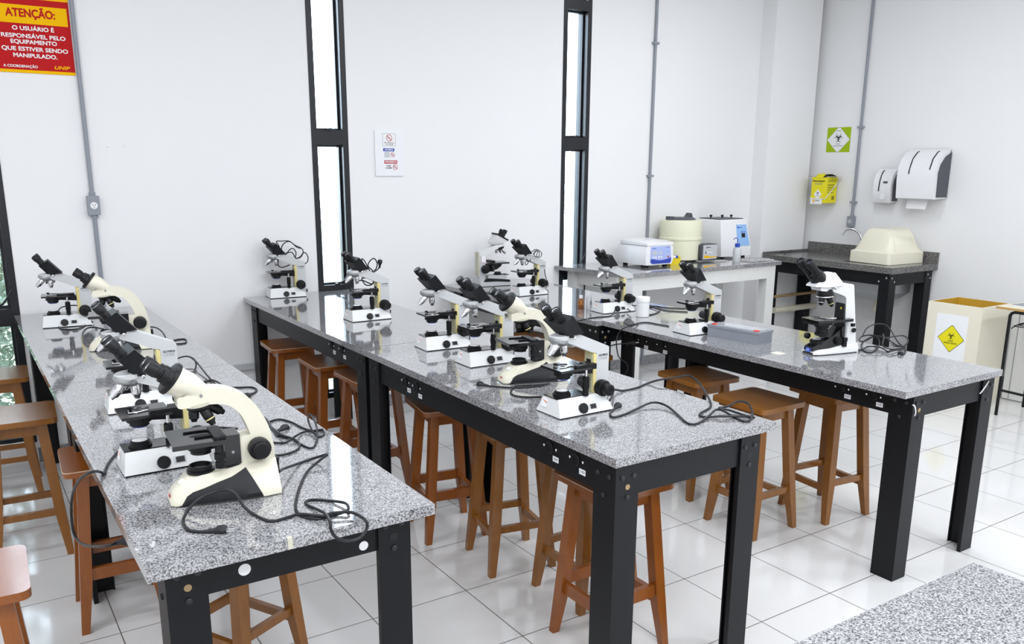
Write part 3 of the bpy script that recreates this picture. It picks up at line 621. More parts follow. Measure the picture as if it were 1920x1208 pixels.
def nikon():
    t = thing('microscope', 'white microscope with thick black twin eyetubes at the near end of the right bench', 'microscope', (0, 0, 0), 0, None)
    def ring(x, h, w, wt): return [(x, -w, .004), (x, -w, h*.6), (x, -wt, h), (x, wt, h), (x, w, h*.6), (x, w, .004)]
    g = G(); g.loft([ring(0, .018, .045, .040), ring(.03, .026, .056, .048), ring(.10, .030, .058, .05), ring(.17, .044, .058, .046), ring(.275, .046, .054, .044)], .004, 2); base = g.build('base', 'scope_white', t)
    g = G(); g.box(.01, .27, -.05, .05, 0, .005); g.build('base_pad', 'black_plastic', base)
    g = G(); g.loft([[(-.001, -.036, .005), (.004, -.030, .040), (.004, .030, .040), (-.001, .036, .005)], [(.05, -.036, .028), (.05, -.030, .058), (.05, .030, .058), (.05, .036, .028)], [(.12, -.040, .028), (.12, -.034, .090), (.12, .034, .090), (.12, .040, .028)], [(.20, -.042, .04), (.20, -.036, .150), (.20, .036, .150), (.20, .042, .04)]], .003); fb = g.build('front_body', 'black_paint', t)
    pl = Pl((.0015, 0, .0225), (0, -1, 0), (.14, 0, 1)); bd = pl.rect(-.020, .020, -.011, .011, 0, .0010, 'badge', 'navy_panel', t); [pl.rect(x0, x1, y-.0016, y+.0016, .0008, .0013, 'lettering', 'pale_blue', bd) for x0, x1, y in ((-.010, .008, .005), (-.014, .006, 0), (-.015, .009, -.006))]
    g = G(); g.prism([(.200, .03), (.274, .03), (.262, .12), (.224, .344), (.218, .350), (.136, .358), (.02, .342), (.014, .336), (.02, .325), (.10, .318), (.172, .292), (.182, .280)], -.036, .036, .004); arm = g.build('arm', 'scope_white', t)
    g = G(); g.box(.176, .202, -.030, .030, .060, .252, .002); bp = g.build('back_panel', 'ink', t); pl = Pl((.1758, -.012, .228), (0, -1, 0), (0, 0, 1)); pl.rect(-.004, .006, -.005, .005, -.001, .001, 'yellow_mark', 'card_yellow', bp)
    # head
    g = G(); g.loft([[(-.018, -.036, .346), (.060, -.052, .344), (.150, -.046, .350), (.150, .046, .350), (.060, .052, .344), (-.018, .036, .346)], [(-.016, -.034, .354), (.060, -.050, .354), (.150, -.042, .358), (.150, .042, .358), (.060, .050, .354), (-.016, .034, .354)], [(.052, -.022, .404), (.070, -.034, .410), (.104, -.030, .412), (.104, .030, .412), (.070, .034, .410), (.052, .022, .404)]], .003); hd = g.build('head', 'scope_white', t)
    d = Vector((-.55, 0, .835)).normalized(); e_ = Vector((-.72, 0, .69)).normalized()
    g = G(); g.lathe([(.036, 0), (.038, .006), (.040, .030), (.036, .050), (.030, .052), (.001, .052)], (.042, 0, .366), e_, 32); eb = g.build('eyetube_block', 'black_plastic', hd)
    for s in (-1, 1):
        g = G(); c = Vector((.018, s*.020, .388)); g.lathe([(.024, -.01), (.026, .004), (.026, .026), (.022, .030), (.018, .034)], c, (-.74, s*.10, .66), 28); g.build('prism_housing', 'black_plastic', eb)
    eyepieces(eb, (-.014, 0, .416), e_, .031, .0215, .082, 'black_plastic', False)
    g = G(); g.lathe([(.004, 0), (.004, .016), (.006, .018), (.006, .028)], (.082, -.034, .338), (.5, -1, 0), 14); g.build('clamp_screw', 'chrome', t)
    g = G(); g.lathe([(.036, 0), (.040, .006), (.040, .028), (.042, .030), (.042, .042), (.034, .050), (.001, .052)], (.074, 0, .332), (.10, 0, -1), 32); ns = g.build('nosepiece', 'black_plastic', t)
    g = G(); g.lathe([(.0425, .036), (.0432, .038), (.0432, .041), (.042, .042)], (.074, 0, .332), (.10, 0, -1), 32); g.build('nosepiece_ring', 'chrome', ns)
    objective(ns, (.054, -.006, .286), (-.20, -.1, -1), .038, .0155, 'black_plastic', 'chrome'); objective(ns, (.094, -.010, .284), (.40, -.1, -.9), .048, .014, 'black_plastic', 'scope_yellow'); objective(ns, (.08, .018, .284), (.2, .7, -.7), .035, .014, 'black_plastic', 'blue_filter')
    g = G(); pts = [(-.004, -.064), (.10, -.070), (.210, -.070), (.216, -.062), (.216, .03), (.12, .062), (.0, .066), (-.010, .055), (-.012, -.052)]
    g.prism(pts, .166, .180, .002, 2, 'z'); st = g.build('stage', 'black_paint', t)
    g = G(); g.box(.0, .09, -.060, .060, .153, .1665, .002); g.build('stage_plate', 'black_plastic', st)
    g = G(); g.tube([(.03, .03, .1825), (.06, .01, .183), (.075, -.03, .1825), (.13, -.034, .1825)], .0035, 6, 4); g.tube([(.03, .032, .1825), (.085, .034, .1825)], .0045, 6, 2); g.build('slide_clip', 'chrome', st)
    g = G(); g.lathe([(.011, 0), (.011, .0006)], (.085, 0, .1799), (0, 0, 1), 20); g.build('stage_opening', 'frosted_lens', st)
    g = G(); g.box(.205, .222, -.072, -.058, .140, .156, .002); g.build('stage_end_block', 'black_plastic', st)
    cn = G(); cn.lathe([(.036, 0), (.036, .018), (.030, .022), (.030, .044), (.034, .046), (.034, .058), (.022, .064), (.001, .064)], (.075, 0, .1535), (0, 0, -1), 28); cn.build('condenser', 'black_plastic', t)
    knob(t, 'condenser_knob', (.03, .036, .085), (0, 1, 0), [(.012, 0), (.016, .004), (.016, .02), (.001, .021)], 'black_plastic', 1, 24)
    g = G(); g.lathe([(.032, 0), (.034, .006), (.034, .020), (.026, .026), (.001, .026)], (.052, 0, .050), (-.12, 0, 1), 28); il = g.build('illuminator', 'black_plastic', t)
    g = G(); g.lathe([(.022, .025), (.022, .028), (.001, .029)], (.052, 0, .050), (-.12, 0, 1), 24); g.build('illuminator_lens', 'lens_glass', il)
    g = G(); g.cyl((.180, -.055, .168), (.180, -.055, .075), .006, n=16); sh = g.build('stage_shaft', 'steel_grey', t)
    knob(sh, 'stage_knob', (.180, -.055, .084), (0, 0, -1), [(.012, 0), (.014, .002), (.014, .020), (.010, .021), (.010, .024), (.0125, .026), (.0125, .046), (.001, .047)], 'black_plastic', 1, 28)
    for s in (-1, 1): knob(t, 'focus_knob', (.150, s*.036, .066), (0, s, 0), [(.022, 0), (.022, .012), (.018, .014), (.018, .020), (.001, .021)], 'black_plastic', 1, 40)
    knob(t, 'dimmer_knob', (.245, -.036, .115), (0, -1, 0), [(.010, 0), (.012, .003), (.012, .010), (.001, .011)], 'black_plastic', 1, 24)
    g = G(); g.box(.272, .280, -.014, .014, .025, .05, .002); g.build('power_inlet', 'black_plastic', t)
    return t
def old_scope():
    t = thing('microscope', 'old grey microscope facing the other way beside the right window, beige back strip', 'microscope', (0, 0, 0), 0, None)
    g = G(); g.prism([(0, 0.004), (.26, 0.004), (.272, .02), (.268, .055), (.20, .055), (.02, .042), (0, .036)], -.072, .072, .006, 3); base = g.build('base', 'scope_grey', t)
    g = G(); g.box(.005, .262, -.068, .068, 0, .005); g.build('base_pad', 'black_plastic', base)
    for s in (-1, 1):
        g = G(); g.prism([(.012, .030), (.13, .040), (.235, .040), (.24, .050), (.20, .064), (.13, .058), (.012, .046)], s*.046, s*.076, .004, 3); g.build('wrist_rest', 'black_plastic', base)
    g = G(); g.box(.02, .185, -.036, .036, .05, .082, .004); g.build('lamp_house', 'scope_grey', t)
    g = G(); g.box(.0, .05, -.037, .037, .0805, .084, .001); g.build('base_plate', 'ink', base)
    g = G(); g.box(.205, .258, -.028, .028, .05, .262, .003); g.build('column', 'scope_grey', t)
    g = G(); g.box(.256, .268, -.029, .029, .082, .268, .003); bs = g.build('back_strip', 'cream_dark', t)
    for z in (.100, .115, .225, .242):
        g = G(); g.cyl((.267, 0, z), (.2695, 0, z), .0028, n=10); g.build('screw', 'ink', bs)
    g = G(); g.prism([(.258, .235), (.258, .262), (.235, .275), (.120, .318), (.04, .322), (.03, .318), (.03, .306), (.06, .300), (.13, .278), (.205, .238)], -.030, .030, .004); g.build('arm', 'scope_white', t)
    d = Vector((-.72, 0, .69))
    g = G(); g.loft([[(.150, -.034, .322), (.150, .034, .322), (.060, .030, .322), (.060, -.030, .322)], [(.155, -.044, .338), (.155, .044, .338), (.040, .042, .338), (.040, -.042, .338)], [(.112, -.046, .398), (.112, .046, .398), (.022, .046, .352), (.022, -.046, .352)]], .003); hd = g.build('head', 'scope_white', t)
    g = G(); g.loft([[(.118, -.048, .400), (.118, .048, .400), (.016, .048, .347), (.016, -.048, .347)], [(.112, -.047, .411), (.112, .047, .411), (.010, .047, .358), (.010, -.047, .358)]], .003); fc = g.build('head_face', 'black_plastic', hd)
    eyepieces(fc, (.058, 0, .380), (-.46, 0, .89), .030, .018, .058, 'black_plastic', False)
    g = G(); g.lathe([(.038, 0), (.038, .010), (.028, .020), (.001, .022)], (.070, 0, .302), (-.25, 0, -1), 28); ns = g.build('nosepiece', 'black_plastic', t)
    for c, dd, L in (((.060, -.018, .284), (-.45, -.35, -.82), .040), ((.050, .012, .284), (-.55, .2, -.8), .046), ((.090, .0, .284), (.2, -.2, -.95), .034)): objective(ns, c, dd, L, .0125, 'chrome')
    g = G(); g.box(.010, .155, -.062, .062, .172, .184, .002); st = g.build('stage', 'black_paint', t)
    g = G(); g.box(.125, .165, -.060, .040, .184, .198, .002); g.build('mechanical_stage', 'black_plastic', st)
    g = G(); g.prism([(.10, .13), (.207, .10), (.207, .172), (.06, .172), (.07, .150)], -.028, .028, .003); g.build('stage_bracket', 'black_plastic', st)
    g = G(); g.lathe([(.034, 0), (.034, .016), (.026, .022), (.001, .022)], (.085, 0, .172), (0, 0, -1), 24); g.build('condenser', 'black_plastic', t)
    knob(t, 'stage_knob', (.15, .045, .165), (0, 0, -1), [(.011, 0), (.013, .003), (.013, .05), (.001, .051)], 'black_plastic', 1, 24)
    g = G(); g.lathe([(.034, 0), (.034, .008), (.026, .012), (.026, .024), (.001, .024)], (.085, 0, .081), (0, 0, 1), 24); g.build('illuminator', 'black_plastic', t)
    for s in (-1, 1): knob(t, 'focus_knob', (.212, s*.028, .134), (0, s, 0), [(.030, 0), (.034, .004), (.034, .024), (.024, .027), (.024, .044), (.001, .045)], 'black_plastic', 1, 40)
    pl = Pl((.222, .0285, .215), (-1, 0, 0), (0, 0, 1)); lb = pl.rect(-.020, .022, -.030, .026, -.001, .0008, 'inspection_label', 'paper', t)
    for (a, b, c, e) in ((-.020, .022, .0245, .026), (-.020, .022, -.030, -.0285), (-.020, -.0185, -.030, .026), (.0205, .022, -.030, .026)): pl.rect(a, b, c, e, .0008, .0012, 'label_border', 'ink_red', lb)
    return t
H1, H2 = .9485, .925
def side(o, ang):  # nearest bottom corner of the base given, returns the front centre
    return o
P1 = ch20(); P2 = leica()
def place(proto, first, nx, ny, ang, z, half, label):
    """nx, ny: where the near front corner of the base stands"""
    a = R(ang); x = nx-math.sin(a)*half; y = ny+math.cos(a)*half
    if first:
        proto.location = (x, y, z); proto.rotation_euler.z = a; proto['label'] = label; return proto
    return dup(proto, (x, y, z), a, label)
mB4 = place(P1, True, 1.774, 2.359, 0, H1, .0775, 'frontmost white microscope on the middle bench, cord trailing to its right')
mB1 = place(P1, False, 1.911, 3.647, -3, H1, .0775, 'white microscope farthest back of the row of four on the middle front bench')
mB2 = place(P1, False, 1.914, 3.228, -1, H1, .0775, 'white microscope second from the back on the middle front bench, left of the cream one')
mA1 = place(P1, False, .383, 5.307, -6, H1, .0775, 'white microscope at the far window end of the left bench')
mA3 = place(P1, False, .413, 3.289, -3, H1, .0775, 'white microscope third from the front on the left bench, cord looping behind it')
mA4 = place(P1, False, .348, 2.570, 0, H1, .0775, 'white microscope just behind the nearest cream microscope, left bench')
mD1 = place(P1, False, 1.803, 5.723, -5, H1, .0775, 'white microscope against the wall left of the middle window, cord looped over its arm')
mD2 = place(P1, False, 1.921, 4.586, 0, H1, .0775, 'white microscope by the middle window, plug of its coiled cord pointing up')
mE2 = place(P1, False, 3.411, 5.049, 0, H2, .0775, 'white microscope left of the right window with coiled cord behind its arm')
mF1 = place(P1, False, 3.452, 4.150, -4, H2, .0775, 'white microscope beside the amber bottle, standing in front of the white table')
mF2 = place(P1, False, 3.400, 3.330, -4, H2, .0775, 'white microscope behind the grey slide box on the right bench')
mA5 = place(P2, True, .412, 2.262, -4, H1, .046, 'cream curved arm microscope nearest to the viewer on the left bench')
mB3 = place(P2, False, 1.882, 2.900, -10, H1, .046, 'cream curved arm microscope third in the row on the middle front bench')
mA2 = place(P2, False, .512, 4.512, -9, H1, .046, 'cream curved arm microscope near the far end of the left bench')
mN = nikon(); mN.location = (3.561+.25*.05, 2.630+.05, H2); mN.rotation_euler.z = R(-12)
mE1 = old_scope(); mE1.location = (3.70, 5.665, H2); mE1.rotation_euler.z = R(174)
SC = dict(A1=mA1, A2=mA2, A3=mA3, A4=mA4, A5=mA5, B1=mB1, B2=mB2, B3=mB3, B4=mB4, D1=mD1, D2=mD2, E1=mE1, E2=mE2, F1=mF1, F2=mF2, N=mN)
# ------------------------------------------------------------------ writing and fittings on the window wall
t = thing('warning_sign', 'red sign with yellow header and white lettering at the top left', 'sign', (.31, YW, 2.356))
pl = Pl((0, 0, 0), (1, 0, 0), (0, 0, 1)); w, h = .458, .425
pl.rect(0, w, 0, h, 0, .004, 'sign_board', 'sign_red', t)
pl.rect(0, w, 0, .017, .004, .0048, 'border', 'sign_yellow', t); pl.rect(0, w, h-.017, h, .004, .0048, 'border', 'sign_yellow', t)
hd = pl.rect(.016, w-.012, .272, .372, .004, .0052, 'header', 'sign_yellow', t)
pl.text('ATENÇÃO:', .257, .327, .062, .0054, 'lettering', 'sign_red', hd, .036, .250)
for k, (x, y, s, wd) in enumerate(((.261, .245, 'O USUÁRIO É', .213), (.259, .203, 'RESPONSÁVEL PELO', .328), (.257, .171, 'EQUIPAMENTO', .236), (.260, .132, 'QUE ESTIVER SENDO', .340), (.257, .096, 'MANIPULADO.', .225))):
    pl.text(s, x, y, .031, .0046, 'lettering', 'sign_white', t, .036, wd)
pl.text('A COORDENAÇÃO', .175, .036, .020, .0046, 'lettering', 'sign_white', t, .03, .174); pl.text('UNIP', .386, .038, .026, .0046, 'lettering', 'sign_yellow', t, .04, .082, .3)
def conduit(label, x, y, z0, z1, axis, boxz=None, clamps=(), r=.0125):
    """axis 'b': on the back wall, 'r': on the right wall"""
    t = thing('wall_conduit', label, 'conduit', (x, y, z0), 0 if axis == 'b' else -math.pi/2)
    g = G(); segs_ = [(0, z1-z0)] if boxz is None else ([(0, boxz[0]-z0), (boxz[1]-z0, z1-z0)] if boxz[0] > z0+.01 else [(boxz[1]-z0, z1-z0)])
    for a, b in segs_: g.cyl((0, -.018, a), (0, -.018, b), r, n=16)
    g.build('pipe', 'grey_conduit', t)
    for c in clamps:
        g = G(); g.box(-.032, .032, -.034, 0, c-z0-.009, c-z0+.009, .004); g.build('clamp', 'grey_conduit', t)
    if boxz:
        a, b = boxz[0]-z0, boxz[1]-z0; m = (a+b)/2
        g = G(); g.box(-.034, .034, -.048, 0, a, b, .006); g.cyl((0, -.018, b-.004), (0, -.018, b+.022), .018, n=16); g.cyl((0, -.018, a-.022), (0, -.018, a+.004), .018, n=16); bx = g.build('outlet_box', 'grey_conduit', t)
        g = G(); g.lathe([(.021, 0), (.021, .003), (.001, .003)], (0, -.048, m), (0, -1, 0), 24); f = g.build('outlet_face', 'sign_white' if axis == 'b' else 'scope_grey', bx)
        for (dx, dz) in ((-.007, .005), (.007, .005), (0, -.008)):
            g = G(); g.cyl((dx, -.0505, m+dz), (dx, -.0515, m+dz), .003, n=10); g.build('pin_hole', 'ink', f)
    return t
conduit('grey conduit with outlet box beside the red sign', .786, YW, .955, ZC, 'b', (1.535, 1.65))
conduit('grey conduit right of the right window', 5.40, YW, .02, ZC, 'b', None, (1.766, 2.9))
conduit('grey conduit ending in an outlet box above the sink', X1, 5.237, 1.28, ZC, 'r', (1.285, 1.385), (1.52, 2.23), .0135)
t = thing('safety_notice', 'white paper notice with no smoking symbol between two windows', 'notice', (2.70, YW, 1.768))
pl = Pl((0, 0, 0), (1, 0, 0), (0, 0, 1))
g = G(); g.box(.0, .228, -.012, 0, 0, .324, .004); g.build('holder', 'paper', t)
W_, H_ = .228, .324
def PX(u, v): return ((u-135)/640*.228, .324-(v-70)/1015*.324)
x0, y0 = PX(305, 410); x1, y1 = PX(600, 130)
pl.rect(x0, x1, y0, y1, .012, .0125, 'smoking_panel', 'sign_white', t)
for a, b, c, d in ((x0, x1, y0, y0+.002), (x0, x1, y1-.002, y1), (x0, x0+.002, y0, y1), (x1-.002, x1, y0, y1)): pl.rect(a, b, c, d, .0125, .0129, 'panel_border', 'ink_grey', t)
def ban(u, v, r, par, mid='ink'):
    x, y = PX(u, v); ring_ = pl.ring(x, y, r*.84, r, .0125, .0130, 'prohibition_ring', 'ink_red', par)
    k = r*.62; q = r*.08; pl.poly([(x-k-q, y+k-q), (x-k+q, y+k+q), (x+k+q, y-k+q), (x+k-q, y-k-q)][::-1], .0128, .0132, 'prohibition_bar', 'ink_red', ring_)
    pl.rect(x-r*.55, x+r*.25, y-r*.12, y+r*.06, .0124, .0127, 'pictogram', mid, ring_); return ring_
ban(455, 228, .0245, t, 'ink_grey')
x, y = PX(457, 338); pl.text('PROIBIDO', x, y, .014, .0127, 'lettering', 'ink', t, .0, .084); x, y = PX(460, 378); pl.text('FUMAR', x, y, .014, .0127, 'lettering', 'ink', t, .0, .062)
x0, y0 = PX(315, 530); x1, y1 = PX(568, 458); p = pl.rect(x0, x1, y0, y1, .012, .0126, 'notice_band', 'ink_blue', t); pl.text('AVISO', (x0+x1)/2, (y0+y1)/2, .021, .0128, 'lettering', 'sign_white', p, .02, .066)
for v in (558, 590, 622, 655):
    x, y = PX(398, v); pl.rect(x-.022, x+.022, y-.0022, y+.0022, .012, .0124, 'small_print', 'ink_grey', t)
ban(527, 603, .017, t)
x0, y0 = PX(332, 806); x1, y1 = PX(628, 728); p = pl.rect(x0, x1, y0, y1, .012, .0126, 'warning_band', 'ink_red', t); pl.text('PROIBIDO', (x0+x1)/2, (y0+y1)/2, .021, .0128, 'lettering', 'sign_white', p, .02, .092)
x, y = PX(425, 858); pl.text('COMER', x, y, .013, .0124, 'lettering', 'ink', t, .01, .040); x, y = PX(428, 905); pl.text('OU BEBER', x, y, .013, .0124, 'lettering', 'ink', t, .01, .054)
ban(580, 880, .020, t)
for x, z in ((.905, 1.95), (1.005, 1.955)):
    g = G(); g.lathe([(.009, 0), (.008, .004), (.001, .006)], (0, 0, 0), (0, -1, 0), 14); o = g.build('wall_plug', 'sign_white', None, (x, YW, z)); tag(o, 'small white screw plug in the wall right of the grey conduit' + (', left one' if x < .95 else ', right one'), 'plug', 'wall plugs')
# ------------------------------------------------------------------ right wall
t = thing('biohazard_sign', 'lime green square sign with white diamond on the wall', 'sign', (X1, 5.62, 2.0))
pl = Pl((0, 0, 0), (0, -1, 0), (0, 0, 1)); w = .268; h = .237
bd = pl.rect(0, w, 0, h, 0, .003, 'sign_board', 'lime', t)
def diamond(cx, cy, rx, ry, k=.10): return [(cx-rx, cy+ry*k*.4), (cx-rx, cy-ry*k*.4), (cx-rx*k, cy-ry), (cx+rx*k, cy-ry), (cx+rx, cy-ry*k*.4), (cx+rx, cy+ry*k*.4), (cx+rx*k, cy+ry), (cx-rx*k, cy+ry)]
d_ = pl.poly(diamond(w/2, h/2, .127, .1175), .003, .0036, 'diamond', 'ink_grey', t); pl.poly(diamond(w/2, h/2, .124, .1145), .0036, .0042, 'diamond_face', 'sign_white', d_)
pl.biohazard(w/2, h/2+.018, .055, .0046, t)
for y, k in ((.203, .028), (.078, .024), (.060, .056)): pl.rect(w/2-k, w/2+k, y-.0028, y+.0028, .0042, .0046, 'small_print', 'ink_grey', t)
t = thing('sharps_box', 'yellow cardboard sharps disposal box with open lid on the wall', 'sharps box', (7.31, 5.61, 1.506))
def sb(x0, x1, y0, y1, z0, z1, n, m, p, bev=.001): g = G(); g.box(x0, x1, y0, y1, z0, z1, bev); return g.build(n, m, p)
bw, bd_, bh = .172, .165, .25
sb(0, bd_, -bw, 0, 0, bh, 'box', 'card_yellow', t, .002)
g = G(); g.prism([(-.002, bh-.002), (.04, bh+.028), (.10, bh+.030), (.165, bh+.012), (.165, bh+.008), (.10, bh+.026), (.04, bh+.024), (.004, bh-.002)], -bw+.015, -.03); g.build('lid', 'ink', t)
g = G(); g.prism([(-.006, bh-.004), (.045, bh+.034), (.047, bh+.030), (-.002, bh-.008)], -.125, -.035); g.build('lid_tab', 'card_yellow', t)
sb(.002, bd_, .0, .055, bh+.004, bh+.006, 'flap', 'kraft', t, 0); sb(.03, bd_, -bw-.055, -bw, bh+.004, bh+.006, 'flap', 'kraft', t, 0)
pl = Pl((0, 0, 0), (0, -1, 0), (0, 0, 1)); pl.text('Descarpack', .078, .214, .030, .0008, 'lettering', 'ink', t, .02, .142)
for y, k in ((.190, .045), (.182, .045)): pl.rect(.078-k, .078+k, y-.002, y+.002, 0, .0006, 'small_print', 'ink_grey', t)
pl.poly(diamond(.078, .083, .046, .05, .02), 0, .0008, 'hazard_diamond', 'sign_white', t); pl.biohazard(.078, .096, .020, .0012, t); pl.rect(.058, .098, .068, .072, .0008, .0011, 'small_print', 'ink_grey', t)
pl.rect(.0, .135, -.012, .042, 0, .004, 'bracket_label', 'sign_white', t); pl.poly([(.030, .034), (.050, .034), (.050, .014), (.040, .002), (.030, .014)][::-1], .004, .0045, 'emblem', 'sign_yellow', t); pl.rect(.056, .108, .018, .026, .004, .0044, 'small_print', 'ink_grey', t)
p2 = Pl((0, -bw, 0), (1, 0, 0), (0, 0, 1))
for z, a, b in ((.222, .02, .15), (.208, .02, .15), (.18, .02, .12), (.17, .02, .12), (.155, .02, .14), (.145, .02, .14), (.13, .02, .13), (.12, .02, .10), (.10, .02, .12)): p2.rect(a, b, z-.0022, z+.0022, 0, .0006, 'small_print', 'ink', t)
for k in range(7): p2.rect(.095+k*.006, .098+k*.006, .03, .07, 0, .0006, 'barcode_bar', 'ink', t)
g = G(); g.tube([(.17, .008, .2), (.0, .008, .05), (-.006, .0, .044), (-.006, -bw, .044), (.0, -bw-.006, .05), (.165, -bw-.006, .2)], .004, 6, 0); g.build('wire_holder', 'sign_white', t)
def dispenser(label, y1, w, z0, z1, d, sw, slits, win=False, paper=False):
    t = thing('soap_dispenser' if not paper else 'paper_towel_dispenser', label, 'dispenser', (X1, y1, z0)); h = z1-z0
    P = [(-d*.93, 0), (-d*.88, -.006), (-.02, -.0), (-.02, h), (-d*.25, h*.985), (-d*.55, h*.93), (-d*.82, h*.80), (-d*.97, h*.60), (-d, h*.42)]
    g = G(); g.prism(P[::-1], -w, 0, .006, 3); g.build('cover', 'white_plastic', t, ang=50)
    Q = [(-d*.72, .012), (-.012, .012), (-.012, h*.93), (-d*.40, h*.84), (-d*.66, h*.68), (-d*.76, h*.52)]
    g = G(); g.prism(Q[::-1], -w-.010, -w+.03, .003); g.build('side_panel', 'grey_plastic', t)
    g = G(); g.box(-.02, 0, -w+.005, -.005, .02, h-.01); g.build('back_plate', 'grey_plastic', t)
    def surf(k):   # a point on the front outline, from the top down
        O = [(-d*.25, h*.985), (-d*.55, h*.93), (-d*.82, h*.80), (-d*.97, h*.60), (-d, h*.42), (-d*.985, h*.3)]
        i = min(int(k*(len(O)-1)), len(O)-2); f = k*(len(O)-1)-i; return (O[i][0]+(O[i+1][0]-O[i][0])*f-.001, O[i][1]+(O[i+1][1]-O[i][1])*f)
    for sl, k1 in slits:
        g = G(); g.tube([(surf(k)[0], -w*(sl+.02*math.sin(k*3)), surf(k)[1]) for k in [.12+(k1-.12)*i/7 for i in range(8)]], .0055, 6, 3); g.build('slit', 'ink', t)
    if win:
        g = G(); g.box(-d-.001, -d+.01, -w*.78, -w*.55, h*.62-.016, h*.62+.002, .004); g.build('level_window', 'grey_plastic', t)
        g = G(); g.lathe([(.028, 0), (.026, .003), (.001, .004)], (-d*.985, -w*.55, h*.16), (-1, 0, 0), 28); g.build('push_button', 'white_plastic', t)
    else:
        g = G(); g.lathe([(.008, 0), (.007, .003), (.001, .004)], (-d*.9, -w*.74, h*.70), (-1, 0, .4), 16); g.build('lock', 'white_plastic', t)
    if paper:
        pts = [(-d*.52, -.001), (-d*.60, -.05), (-d*.64, -.095)]
        g = G(); g.loft([[(x, -w*.19, z), (x, -w*.73, z), (x+.001, -w*.73, z), (x+.001, -w*.19, z)] for x, z in pts]); g.build('paper_towel', 'tissue', t)
    return t
dispenser('small white soap dispenser left of the towel dispenser', 4.975, .185, 1.535, 1.842, .115, .04, [(.32, .95)], True)
dispenser('large white paper towel dispenser with paper hanging out', 4.665, .352, 1.585, 2.015, .235, .06, [(.30, .72), (.84, .62)], False, True)
# ------------------------------------------------------------------ sink unit
HS = 1.005
t = thing('sink_counter', 'dark granite sink counter with black steel legs on the right wall', 'sink', (6.80, 4.31, 0))
wx, wy = X1-6.80-.002, 5.73-4.31
g = G(); g.box(0, wx, 0, .14, HS-.055, HS, .003); g.box(0, wx, .60, wy, HS-.055, HS, .003); g.box(0, .12, .14, .60, HS-.055, HS); g.box(.55, wx, .14, .60, HS-.055, HS); g.build('granite_top', 'dark_granite', t)
g = G(); g.box(wx-.022, wx, 0, wy-.01, HS, HS+.10, .003); g.build('backsplash', 'dark_granite', t)
g = G(); g.box(.0, wx-.022, wy-.02, wy, HS, HS+.022, .003); g.build('side_upstand', 'dark_granite', t)
for ix, x in enumerate((.02, wx-.13)):
    for iy, y in enumerate((.03, wy-.105)):
        g = G(); g.box(x, x+.10, y, y+.10, 0, HS-.0555, .004); lg = g.build('leg', 'black_steel', t)
        for u, z in ((.03, .04), (.07, .075)):
            if iy == 0: g = G(); g.lathe([(.008, -.001), (.008, .004), (.001, .006)], (x+u, y, HS-.055-z), (0, -1, 0), 14); g.build('bolt', 'chrome', lg)
            if ix == 0: g = G(); g.lathe([(.008, -.001), (.008, .004), (.001, .006)], (x, y+u+(.03 if u > .05 and iy == 0 else 0), HS-.055-z), (-1, 0, 0), 14); g.build('bolt', 'chrome', lg)
for (a, b, c, d) in ((.13, wx-.13, .035, .047), (.035, .047, .13, wy-.14), (.13, wx-.13, wy-.055, wy-.043)):
    g = G(); g.box(a, b, c, d, HS-.165, HS-.0555); g.build('apron', 'black_steel', t)
g = G(); g.loft([[(.12, .14, HS-.056), (.55, .14, HS-.056), (.55, .60, HS-.056), (.12, .60, HS-.056)], [(.13, .15, HS-.27), (.54, .15, HS-.27), (.54, .59, HS-.27), (.13, .59, HS-.27)], [(.19, .21, HS-.33), (.48, .21, HS-.33), (.48, .53, HS-.33), (.19, .53, HS-.33)]], .012, 3); g.build('sink_bowl', 'steel_grey', t)
g = G(); g.cyl((.38, .37, HS-.33), (.38, .37, HS-.42), .022, n=16); g.tube([(.38, .37, HS-.40), (.39, .38, HS-.45), (.45, .40, HS-.47), (.55, .42, HS-.47), (wx, .42, HS-.47)], .022, 10, 3); g.build('drain_pipe', 'pvc', t)
t = thing('faucet', 'curved chrome faucet rising from the sink backsplash', 'faucet', (7.43, 5.07, HS))
g = G(); g.tube([(0, 0, 0), (0, 0, .05), (0, 0, .16), (-.01, .03, .225), (-.035, .085, .262), (-.06, .135, .255), (-.075, .158, .225), (-.078, .162, .20)], .0105, 12, 5); g.build('spout', 'chrome', t)
g = G(); g.lathe([(.024, 0), (.024, .008), (.018, .02), (.013, .03), (.001, .031)], (0, 0, 0), (0, 0, 1), 24); g.build('faucet_base', 'chrome', t)
g = G(); g.cyl((0, 0, .035), (-.03, .03, .055), .006, n=10); g.lathe([(.016, 0), (.018, .01), (.012, .018), (.001, .02)], (-.03, .03, .045), (0, 0, 1), 16); g.build('tap_handle', 'sign_white', t)
t = thing('bin_lid', 'cream domed swing lid resting on the sink', 'lid', (7.213, 4.65, HS+.002), R(-3))
def rr(x, y, z, n=6, r=.03):
    o = []
    for cx, cy, a0 in ((x-r, y-r, 0), (-x+r, y-r, 90), (-x+r, -y+r, 180), (x-r, -y+r, 270)):
        for k in range(n): a = R(a0+90*k/(n-1)); o.append((cx+r*math.cos(a), cy+r*math.sin(a), z))
    return o
g = G(); g.loft([rr(.252, .215, 0), rr(.250, .213, .098), rr(.235, .198, .108)], .004); g.build('skirt', 'ivory_plastic', t)
prof = []
for k in range(15):
    a = math.pi*k/14; prof.append((.185*math.cos(a)*(1-.10*math.sin(a)), .106+.195*min(1, math.sin(a)*1.18)))
g = G(); g.loft([[(-.222, y*1.02, .106+(z-.106)*.05) for y, z in prof], [(-.158, y, z) for y, z in prof], [(.158, y, z) for y, z in prof], [(.222, y*1.02, .106+(z-.106)*.05) for y, z in prof]], .0); dm = g.build('dome', 'ivory_plastic', t, ang=50)
